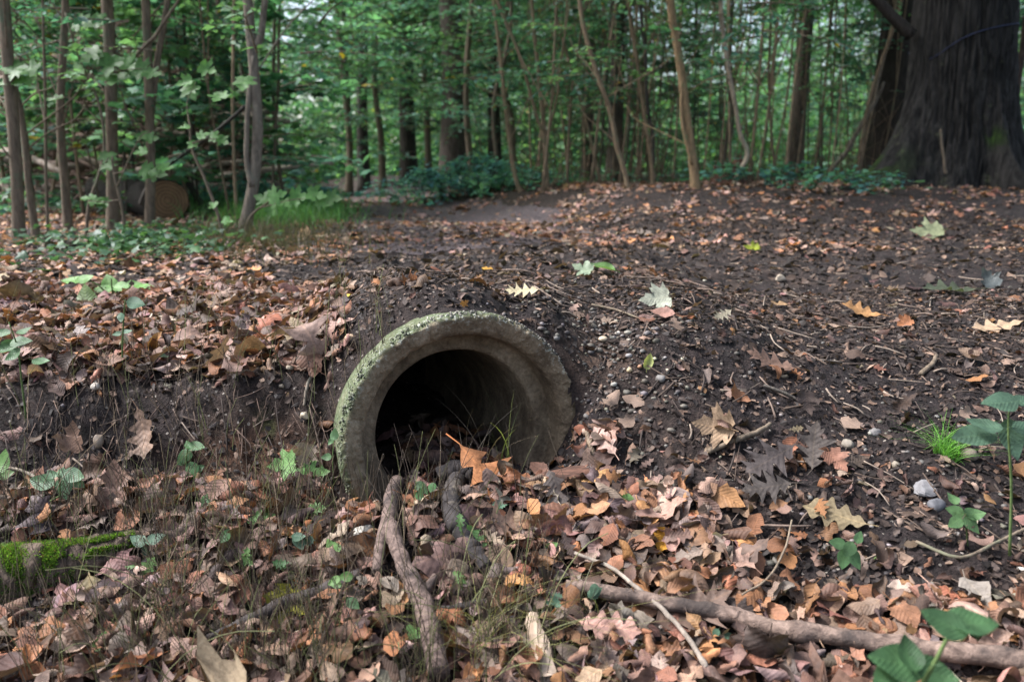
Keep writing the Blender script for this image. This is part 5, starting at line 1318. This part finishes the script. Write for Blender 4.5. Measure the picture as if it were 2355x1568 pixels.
for a in [
    (1200, 690, 100, 'redoak', (.62, .54, .34), 'cream white lobed leaf lying on the path edge above the pipe', 85, .5, .4, 18),
    (1335, 635, 60, 'maple', (.40, .50, .34), 'pale mint green leaf on the path behind the cream leaf', 60, .6, .3, 22),
    (1385, 629, 62, 'ovate', (.20, .36, .12), 'rolled bright green leaf on the path beside the mint leaf', 80, 3.5, .3, 8),
    (1500, 718, 90, 'maple', (.44, .46, .36), 'pale grey green maple leaf on the right rim above the pebbles', 100, .7, .5, 26),
    (1522, 738, 58, 'beech', (.42, .24, .19), 'pink tan leaf lying under the pale grey green maple leaf', 80, 1.0, .5, 14),
    (1660, 745, 66, 'redoak', (.40, .36, .26), 'grey tan pointed lobed leaf right of the pale maple leaf', 120, .8, .8, 24),
    (1978, 730, 90, 'oak', (.46, .25, .11), 'orange tan curled leaf on the right of the path', 65, 2.6, .6, 16),
    (1725, 579, 46, 'maple', (.40, .46, .06), 'yellow green small leaf on the path toward the oak', 80, 1.5, .6, 16),
    (2180, 677, 120, 'oak', (.10, .12, .08), 'dark green rolled leaf lying at the far right of the path', 86, 4.0, .4, 8),
    (2268, 664, 70, 'maple', (.13, .15, .15), 'grey folded leaf standing up at the far right of the path', 20, 2.2, 1.2, 50),
    (2125, 546, 90, 'maple', (.38, .42, .25), 'pale green maple leaf far along the right of the path', 80, 1.0, .6, 16),
    (1770, 856, 118, 'redoak', (.20, .125, .095), 'large brown leaf pressed in the mud slope', 75, .8, .3, 8),
    (1856, 956, 58, 'maple', (.12, .088, .075), 'dark brown three pointed leaf on the mud slope', 190, .9, .6, 24),
    (1632, 1020, 92, 'maple', (.42, .29, .185), 'pale tan curled leaf above the short brown stick', 80, 1.2, .9, 20),
    (1768, 1092, 150, 'redoak', (.115, .095, .09), 'dark grey spiky lobed leaf, left of the two biggest', 120, .5, .5, 14),
    (1868, 1066, 130, 'redoak', (.13, .108, .095), 'dark grey spiky lobed leaf, right of the two biggest', -20, .6, .6, 22),
    (1760, 1150, 120, 'redoak', (.095, .08, .072), 'dark wet lobed leaf under the two spiky grey leaves', 95, .5, .3, 8),
    (1815, 1045, 60, 'beech', (.34, .15, .09), 'reddish folded beech leaf touching the spiky grey leaves', 140, 1.6, .3, 14),
    (1925, 1085, 64, 'maple', (.32, .16, .11), 'reddish brown leaf right of the spiky grey leaves', 200, 1.2, .5, 18),
    (1915, 1212, 140, 'oak', (.28, .22, .13), 'olive tan lobed leaf lying across the dark soil', 60, .9, .3, 12),
    (1522, 1275, 58, 'maple', (.78, .38, .05), 'bright yellow orange leaf among the brown leaves', 150, .6, .4, 20),
    (1142, 1336, 100, 'ovate', (.42, .29, .20), 'big round pale tan leaf at the end of the blackened branch', 170, .6, .5, 38),
    (1590, 1436, 210, 'redoak', (.19, .125, .095), 'big glossy brown lobed leaf draped over the long branch', -70, .8, .7, 14),
    (1488, 1186, 62, 'beech', (.40, .20, .11), 'rusty ribbed leaf upright in the middle of the litter', 0, .6, .3, 34),
    (1618, 1158, 72, 'beech', (.36, .21, .13), 'tan ribbed beech leaf below the mud slope', -65, .5, .3, 18),
    (1735, 1235, 60, 'beech', (.42, .20, .11), 'rust orange leaf left of the olive tan lobed leaf', -30, .9, .3, 20),
    (1620, 1262, 60, 'beech', (.33, .16, .095), 'ribbed brown leaf right of the yellow orange leaf', 10, .8, .3, 30),
    (1735, 1330, 70, 'beech', (.30, .145, .085), 'upright ribbed red brown leaf in the lower right litter', 170, .5, .2, 40),
    (652, 1432, 92, 'maple', (.38, .36, .05), 'yellow green maple leaf on the dark decaying branch', 160, .6, .4, 22),
    (376, 834, 48, 'ovate', (.34, .45, .25), 'pale green leaf on the left bank of brown leaves', 10, .5, .3, 26),
    (640, 1218, 120, 'oak', (.24, .36, .12), 'fresh green leaf lying among dry stems left of the branch', 80, 1.5, .4, 14),
    (684, 800, 90, 'beech', (.50, .39, .26), 'crumpled pale straw leaf on the leafy bank near the pipe', 20, 2.6, .8, 30),
    (458, 742, 64, 'oak', (.48, .39, .26), 'pale straw leaf in the middle of the left bank', 60, 1.8, .6, 24),
    (310, 785, 110, 'oak', (.40, .30, .21), 'long tan curled leaf under the tall green seedling', 85, 3.0, .3, 12),
    (200, 720, 80, 'ovate', (.15, .24, .07), 'dull green leaf standing in the left bank beside the seedling', 15, .8, .3, 50),
    (268, 1172, 120, 'maple', (.30, .19, .15), 'rolled grey brown leaf standing at the foot of the left bank', 10, 4.5, .4, 45),
    (170, 1045, 70, 'maple', (.32, .20, .145), 'brown torn leaf hanging on the left of the bare bank', -10, 1.4, .4, 25),
    (330, 1040, 130, 'oak', (.33, .22, .16), 'long brown leaf sliding down the bare bank', 190, 2.6, .4, 16),
    (212, 1418, 150, 'redoak', (.22, .17, .08), 'olive brown lobed leaf below the mossy log', 200, .9, .5, 24),
    (2290, 766, 110, 'oak', (.46, .33, .22), 'long tan leaf on the path at the right edge', 80, 1.6, .3, 12),
    (2230, 836, 60, 'beech', (.30, .21, .15), 'brown grey curled leaf on the right mud', 40, 2.0, .3, 18),
    (2075, 757, 50, 'maple', (.40, .17, .08), 'reddish orange leaf at the right of the path', 110, 2.0, .5, 30),
    (1790, 710, 40, 'beech', (.42, .27, .15), 'small tan leaf in the middle of the right path', 80, 1.5, .3, 10),
    (1398, 1016, 54, 'beech', (.36, .18, .13), 'rosy brown leaf right of the pipe rim', -80, .7, .3, 22),
    (1455, 1200, 44, 'beech', (.24, .17, .13), 'x', 30, 1.0, .3, 20),
    (1120, 628, 30, 'beech', (.55, .30, .05), 'small yellow orange leaf on the path over the pipe', 60, 1.0, .3, 16),
    (793, 704, 34, 'beech', (.60, .46, .06), 'small yellow leaf on the rim left of the pipe top', 80, 1.2, .3, 14),
    (1070, 722, 26, 'maple', (.52, .26, .11), 'small orange leaf sitting on top of the pipe', 0, 1.2, .3, 50),
    (1490, 860, 40, 'ovate', (.45, .50, .18), 'narrow yellow green winged seed stuck in the mud', -20, 3.0, .3, 40),
    (1440, 1500, 110, 'maple', (.27, .22, .17), 'dull grey brown leaf at the bottom edge right of the stake', 170, .7, .4, 26),
    (1460, 1420, 110, 'beech', (.36, .21, .14), 'tan brown leaf tucked under the big glossy lobed leaf', 90, 2.2, .3, 12),
    (1240, 1095, 60, 'beech', (.37, .20, .14), 'reddish tan leaf at the right lip of the pipe mouth', 40, 1.2, .4, 28),
    (700, 1085, 60, 'maple', (.42, .33, .26), 'pale torn leaf behind the light green maple seedling', 170, 1.0, .5, 35)]:
    if a[5] == 'x': continue
    one_leaf(a[0], a[1], a[2], a[3], a[4], a[5], a[6], a[7], a[8], a[9], mat=M_GREEN if a[4][1] > a[4][0] * 1.05 else None, name='green_leaf' if a[4][1] > a[4][0] * 1.05 else 'fallen_leaf')

# loose leaves on top of the litter, one object each
LOOK = [('rust brown', (.34, .155, .08)), ('pale tan', (.38, .26, .19)), ('dark brown', (.11, .07, .052)), ('pinkish brown', (.31, .19, .145)), ('orange brown', (.43, .20, .085)), ('grey brown', (.22, .165, .14))]
loose = {}
for ci, (cn, cc) in enumerate(LOOK):
    for kn in ('beech', 'oak'):
        for q in range(5 if kn == 'beech' else 3):
            Vt, Qt, uv = dry_template(kn, R); mb = MB(); mb.add(Vt * [1, 1, 1], Qt, col=np.array(cc) * R.uniform(.5, .78) * np.array([.97, 1, 1.04]), uv=uv)
            loose.setdefault((ci, kn), []).append(mb.mesh('fallen_leaf', M_DRY))
ZONES = [((-20, 780), (1130, 1560), 'in the dry stems left of the forked branch'), ((1040, 1500), (1130, 1400), 'in the litter between the forked branch and the mud slope'),
         ((1250, 1900), (1180, 1560), 'in the litter around the long fallen branch'), ((0, 780), (660, 880), 'on the leafy bank left of the pipe'),
         ((1400, 2300), (700, 1120), 'on the dark mud slope right of the pipe'), ((1950, 2340), (1180, 1560), 'in the shady lower right corner')]
for (zu, zv, zt), cnt in zip(ZONES, (62, 48, 48, 44, 26, 18)):
    for _ in range(cnt):
        u, v = R.uniform(*zu), R.uniform(*zv); g, d = ground(u, v)
        rel = g - PC
        if -.05 < rel @ PA < .2 and abs(rel @ PL) < .26: continue
        ci = int(R.choice(6, p=[.16, .22, .16, .24, .08, .14])); kn = 'beech' if R.random() < .8 else 'oak'
        o = obj('fallen_leaf', loose[(ci, kn)][R.integers(len(loose[(ci, kn)]))], None, (g[0], g[1], g[2] + R.uniform(.012, .034)),
                f"{LOOK[ci][0]} {'beech' if kn == 'beech' else 'wavy lobed'} leaf {zt}", 'leaf', f"{LOOK[ci][0]} {'beech' if kn == 'beech' else 'lobed'} leaves {zt}")
        s = R.uniform(.038, .056) * (1.1 if kn == 'oak' else 1); o.scale = (s, s, s)
        m = lay(np.array([g[0]]), np.array([g[1]]), R, .45)[0]; o.rotation_euler = Matrix(m.tolist()).to_euler()

# ------------------------------------------------------------------ seedlings and small plants
def plant(label, px, py, stems, leaves, colr, kind='ovate', yoff=0., name='seedling', cat='seedling', sw=5, scol=(.10, .15, .05), d=None, group=None):
    if d is None: g, d = ground(px, py)
    else: g = at(px, py, d)
    y = g[1] + yoff; rng = np.random.default_rng(int(px * 3 + py)); t = empty(name, g, label, cat, group); k = 0
    for st in stems:
        P = np.array(fork(st, y)); P[0] = P[0] if st[0] != (px, py) else g - [0, 0, .005]
        mb = MB(); mb.add(*tube(crom(P, 14), np.linspace(sw, sw * .5, 14) * d / F / 2, 5), col=np.array(scol))
        obj('stem', mb.mesh('stem', M_STEM, g), t)
    for (u, v, sz, ang, fac) in leaves:
        tt = (v - 784.0) / F; yy = y + rng.normal(0, .012); dd = yy / (CP - tt * SP)
        obj('leaf', leaf_mesh(kind, rng, np.array(colr) * rng.uniform(.82, 1.2), sz * dd / F, ang, fac, at(u, v, dd), g), t)
    return t
DG, LG, BG, GG = (.060, .135, .05), (.14, .26, .085), (.095, .17, .11), (.12, .19, .14)
plant('dark green seedling hanging on the bare bank left of the pipe', 432, 1100, [[(432, 1100), (428, 1060), (432, 1030)]], [(424, 1048, 46, 230, 60), (452, 1026, 42, -10, 40), (415, 1062, 30, 250, 60), (440, 1085, 50, -80, 60), (455, 1078, 34, 30, 50), (432, 1022, 26, 120, 40)], DG)
plant('broad leaved seedling with blue green leaves at the left edge', 140, 1190, [[(140, 1190), (138, 1130), (135, 1085)], [(138, 1140), (100, 1160), (95, 1165)]], [(95, 1108, 64, 165, 45), (140, 1085, 30, 90, 30), (168, 1092, 60, -15, 40), (148, 1122, 56, -70, 60), (95, 1158, 54, -95, 60), (120, 1205, 66, -80, 60), (182, 1112, 34, -30, 50), (118, 1090, 34, 140, 40)], (.09, .17, .09))
plant('tall seedling with a round blue green leaf on the leafy bank', 282, 860, [[(282, 860), (281, 800), (285, 720), (288, 690)]], [(312, 697, 46, -10, 60), (292, 762, 26, 10, 30), (268, 768, 22, 190, 40), (278, 730, 24, -80, 60)], BG, sw=5)
plant('bright green cluster of seedling leaves on the far side of the left bank', 258, 700, [[(258, 700), (258, 670), (255, 640)], [(258, 690), (225, 655), (195, 645)]], [(165, 645, 52, 178, 25), (195, 640, 40, 20, 40), (250, 655, 60, 110, 60), (232, 668, 50, 190, 40), (280, 660, 46, 0, 40), (330, 660, 52, -5, 20), (308, 655, 44, 10, 25), (270, 690, 40, -30, 30)], (.14, .29, .08))
plant('maple seedling with two pale toothed leaves beside the pipe rim', 718, 1125, [[(718, 1125), (722, 1095), (725, 1080)], [(718, 1125), (680, 1090), (660, 1075)]], [(645, 1068, 66, 190, 50), (728, 1088, 64, 10, 55), (690, 1092, 30, -80, 50)], (.16, .30, .10), 'maple')
plant('tiny green sprout climbing the left rim of the pipe', 768, 1110, [[(768, 1110), (765, 1060), (768, 1000)]], [(768, 998, 30, 80, 70), (750, 1050, 26, 190, 60), (760, 1015, 20, 240, 60)], (.14, .25, .12), yoff=-.03, sw=3)
plant('three leaved bluish seedling standing on the mossy log', 345, 1285, [[(345, 1285), (340, 1262), (338, 1245)]], [(318, 1240, 46, 160, 40), (358, 1237, 46, 25, 40), (336, 1262, 38, -90, 60)], BG)
plant('oak seedling with a wavy green leaf right of the mossy log', 336, 1345, [[(336, 1345), (334, 1320), (335, 1300)]], [(337, 1308, 64, 60, 60), (300, 1300, 30, 170, 40)], LG, 'oak')
plant('oak seedling with one big wavy leaf over the blackened branch', 1082, 1290, [[(1082, 1290), (1066, 1240), (1058, 1200)]], [(1092, 1238, 76, -60, 65), (1058, 1200, 44, 95, 60)], (.13, .25, .09), 'oak')
plant('small heart leaved sprout in the litter right of the blackened branch', 1262, 1290, [[(1262, 1290), (1264, 1268), (1266, 1255)]], [(1268, 1256, 34, 30, 60)], LG, sw=3)
plant('blurred big leaved seedling close to the lens at the lower right', 2100, 1600, [[(2100, 1600), (2150, 1520), (2190, 1440)]], [(2170, 1430, 110, 150, 40), (2235, 1430, 120, -5, 15), (2060, 1520, 130, 170, 35), (2090, 1500, 90, 90, 40), (2150, 1545, 110, -20, 40), (2040, 1550, 90, 210, 40)], (.045, .10, .042), d=.80, sw=14)
plant('grey green leafy seedling at the right edge', 2322, 1270, [[(2322, 1270), (2325, 1120), (2318, 990), (2322, 920)]], [(2298, 925, 90, 185, 35), (2350, 920, 60, 20, 30), (2240, 1002, 110, 185, 35), (2326, 1010, 100, -85, 65), (2262, 975, 80, 150, 20), (2362, 985, 70, 0, 30)], (.075, .135, .09), d=1.18, sw=7)
plant('green seedling below the slate grey stone', 2225, 1255, [[(2225, 1255), (2222, 1215), (2220, 1180)]], [(2195, 1175, 44, 160, 45), (2240, 1180, 54, 0, 40), (2195, 1200, 44, 210, 50), (2235, 1205, 50, -60, 60), (2190, 1145, 36, 110, 30)], (.09, .17, .07))
plant('dark green seedling trailing over the dark soil at the right', 1985, 1300, [[(1985, 1300), (1965, 1270), (1950, 1250)], [(1985, 1300), (2015, 1280), (2022, 1272)]], [(1925, 1248, 40, 170, 50), (1950, 1262, 44, 230, 55), (1965, 1285, 50, -70, 60), (2022, 1290, 66, -95, 65), (1940, 1285, 50, 250, 60), (1975, 1235, 36, 60, 40)], (.075, .15, .065))
plant('leafy stem at the left edge before the leafy bank', 60, 960, [[(60, 960), (50, 880), (40, 800), (20, 740)]], [(10, 800, 60, 200, 45), (48, 785, 50, 10, 30), (30, 815, 44, 230, 50), (95, 830, 44, -5, 20), (55, 760, 34, 40, 30), (5, 765, 40, 170, 40)], (.09, .18, .08))
plant('green leaf cluster at the left edge below the bare bank', -10, 1110, [[(-10, 1110), (0, 1080)]], [(5, 1060, 60, 80, 60), (15, 1090, 36, 20, 50)], LG)
for (u, v) in [(470, 1165), (520, 1270), (560, 1310), (690, 1265), (650, 1330), (770, 1300), (820, 1405), (780, 1370), (860, 1440), (590, 1220), (980, 1170), (960, 1480), (720, 1200), (620, 1200), (1140, 1210), (1370, 1385), (1270, 1420), (1440, 1170), (230, 1500), (1660, 1480), (1060, 1360), (540, 1180)]:
    s = R.uniform(20, 40); h = R.uniform(25, 60); a = R.uniform(0, 360)
    plant('small green sprout with a few leaves among the dry stems', u, v + 20, [[(u, v + 20), (u + R.uniform(-8, 8), v - h * .4), (u + R.uniform(-12, 12), v - h)]],
          [(u + R.uniform(-16, 16), v - h * R.uniform(.5, 1), s * R.uniform(.7, 1.3), R.uniform(0, 360), R.uniform(30, 65)) for _ in range(R.integers(2, 5))], [DG, LG, BG, LG][R.integers(4)], ['ovate', 'ovate', 'oak'][R.integers(3)], sw=3, group='small green sprouts among the dry stems')

def tuft(label, px, py, n, h, w, spread, lean, colr, seed, name='grass_tuft'):
    g, d = ground(px, py); rng = np.random.default_rng(seed); mb = MB()
    a = rng.uniform(0, 6.28, n); q = spread * np.sqrt(rng.random(n)); x, y = g[0] + q * np.cos(a), g[1] + q * np.sin(a)
    blades(mb, rng, x, y, H(x, y) - .003, h * rng.uniform(.5, 1.25, n), w * rng.uniform(.6, 1.3, n), lean, np.array(colr) * rng.uniform(.65, 1.3, (n, 1)), 6)
    return obj(name, mb.mesh(name, M_GREEN, g), None, tuple(g), label, 'grass')
tuft('tuft of fine bright green grass on the mud at the right', 2175, 1045, 150, .075, .0022, .022, 1.3, (.14, .34, .06), 1)
tuft('bunch of arching straw green grass beside the pale stake', 1120, 1500, 90, .16, .002, .05, 1.6, (.23, .23, .09), 2)
tuft('bunch of thin straw coloured grass on the right of the stake', 1330, 1470, 36, .12, .002, .05, 1.2, (.17, .17, .08), 3)
tuft('thin wispy dead grass in the mouth of the pipe', 1095, 1095, 12, .16, .0022, .03, .9, (.30, .24, .17), 4)
tuft('few green grass stalks at the right side of the pipe mouth', 1165, 1085, 7, .17, .003, .015, .5, (.25, .30, .10), 5)

# ------------------------------------------------------------------ dead stems standing in the ditch: too many to count
def stems():
    mb = MB(); rng = np.random.default_rng(12)
    n = 0
    while n < 1750:
        if rng.random() < .8: u, v = rng.uniform(-40, 1330), rng.uniform(1170, 1640)
        else: u, v = rng.uniform(-30, 900), rng.uniform(690, 1080)
        if rng.random() > (.25 + .75 * sstep(.40, .6, float(fbm(u * .006, v * .008, 19, 3)))) * (1 - .75 * float(sstep(900, 1330, u))): continue
        if v < 1100 and rng.random() < .6: continue
        if u < 330 and 1250 < v < 1480 and rng.random() < .75: continue
        n += 1
        g, d = ground(u, v); h = abs(rng.normal(.085, .035)) + .025
        ln = rng.normal(0, .25, 2); P = np.array([g - [0, 0, .005], g + [ln[0] * h * .3 + rng.normal(0, .004), ln[1] * h * .3, h * .5], g + [ln[0] * h + rng.normal(0, .008), ln[1] * h, h]])
        c = np.array([(.055, .042, .032), (.085, .065, .045), (.10, .105, .045), (.14, .15, .06), (.20, .15, .10)][rng.choice(5, p=[.36, .26, .16, .10, .12])])
        r = rng.uniform(.0005, .00095)
        mb.add(*tube(crom(P, 5), np.linspace(r, r * .6, 5), 3, cap=False), col=c)
    for k in range(22):                                 # long bent straws
        u, v = rng.uniform(250, 1250), rng.uniform(1380, 1640); g, d = ground(u, v); a = rng.uniform(0, 6.28); L = rng.uniform(.10, .26)
        dr = np.array([math.cos(a), math.sin(a) * .6, 0]); P = np.array([g, g + dr * L * .3 + [0, 0, L * .4], g + dr * L * .65 + [0, 0, L * .6], g + dr * L * 1.0 + [0, 0, L * .62]])
        mb.add(*tube(crom(P, 9), .0008, 3, cap=False), col=np.array((.15, .155, .07)) * rng.uniform(.7, 1.4))
    return mb
obj('dry_stems', stems().mesh('dry_stems', M_STEM), label='thin dark dead stems standing thickly in the ditch and on the bank', cat='stems', kind='stuff')

def twigs():
    mb = MB(); rng = np.random.default_rng(15)
    for k in range(2500):
        if k < 1950: x, y = rng.uniform(-1.6, 1.7), rng.uniform(.75, 2.6)
        else: x, y = rng.uniform(-3, 3.2), rng.uniform(2.6, 5)
        if -.36 < x < .14 and 1.44 < y < 1.75: continue
        g = np.array([x, y, h1(x, y) + .008]); a = rng.uniform(0, 6.28); L = abs(rng.normal(.035, .035)) + .012
        dr = np.array([math.cos(a), math.sin(a), 0]); e = g + dr * L; e[2] = h1(e[0], e[1]) + .008
        c = np.array([(.05, .038, .032), (.09, .065, .05), (.17, .125, .10), (.24, .19, .15)][rng.choice(4, p=[.35, .3, .22, .13])])
        mb.add(*tube(crom(np.array([g, (g + e) / 2 + rng.normal(0, .003, 3), e]), 5), np.linspace(1, .7, 5) * rng.uniform(.0008, .0026), 4), col=c)
    return mb
obj('twig_litter', twigs().mesh('twig_litter', M_STEM), label='broken twigs strewn over mud and leaves', cat='twigs', kind='stuff')

def rootlets():
    mb = MB(); rng = np.random.default_rng(44)
    for k in range(110):
        u, v = rng.uniform(60, 770), rng.uniform(890, 1040); g, d = ground(u, v); g2, _ = ground(u + rng.normal(0, 22), v + rng.uniform(25, 80))
        m = (g + g2) / 2 + rng.normal(0, .006, 3) - [0, .012, 0]
        c = np.array([(.05, .036, .03), (.11, .075, .055), (.19, .13, .10)][rng.integers(3)])
        mb.add(*tube(crom(np.array([g, m, g2 + [0, -.004, .002]]), 7), np.linspace(1, .5, 7) * rng.uniform(.0006, .0014), 4), col=c)
    return mb
obj('roots', rootlets().mesh('roots', M_STEM), label='fine brown rootlets hanging out of the bare bank', cat='roots', kind='stuff')

def undergrowth():
    mb = MB(); rng = np.random.default_rng(51); n = 620
    px = np.concatenate([rng.uniform(1130, 2300, 420), rng.uniform(-200, 420, 200)]); d = np.concatenate([rng.uniform(9.2, 17, 420), rng.uniform(7, 11, 200)])
    x = (px - 1177) / F * d; y = d * CP; z = H(x, y)
    for k in range(n):
        m = rng.integers(5, 14); h = rng.uniform(.04, .26)
        P = np.array([x[k], y[k], z[k]]) + np.stack([rng.normal(0, .13, m), rng.normal(0, .13, m), rng.uniform(.03, h, m)], -1); a = rng.uniform(0, 6.28, m)
        crown_leaves(mb, rng, P, np.stack([np.cos(a), np.sin(a), rng.normal(0, .3, m)], -1), .07, np.tile(GREENS[rng.integers(5)] * rng.uniform(.6, 1.1), (m, 1)), tilt=.5)
    for k in range(420):                                # leafless shoots
        q = rng.uniform(1150, 2250); dd = rng.uniform(8, 14); p = np.array([(q - 1177) / F * dd, dd * CP, 0]); p[2] = h1(p[0], p[1]); hh = rng.uniform(.2, 1.1)
        mb.add(*tube(crom(np.array([p, p + [rng.normal(0, .08), 0, hh * .5], p + [rng.normal(0, .2), rng.normal(0, .1), hh]]), 6), np.linspace(.005, .0025, 6), 3, cap=False), col=(.9, .8, .7), mi=1)
    return mb
obj('undergrowth', undergrowth().mesh('undergrowth', [M_CROWN, M_BARK]), label='low leafy undergrowth and bare shoots on the floor of the wood', cat='undergrowth', kind='stuff')
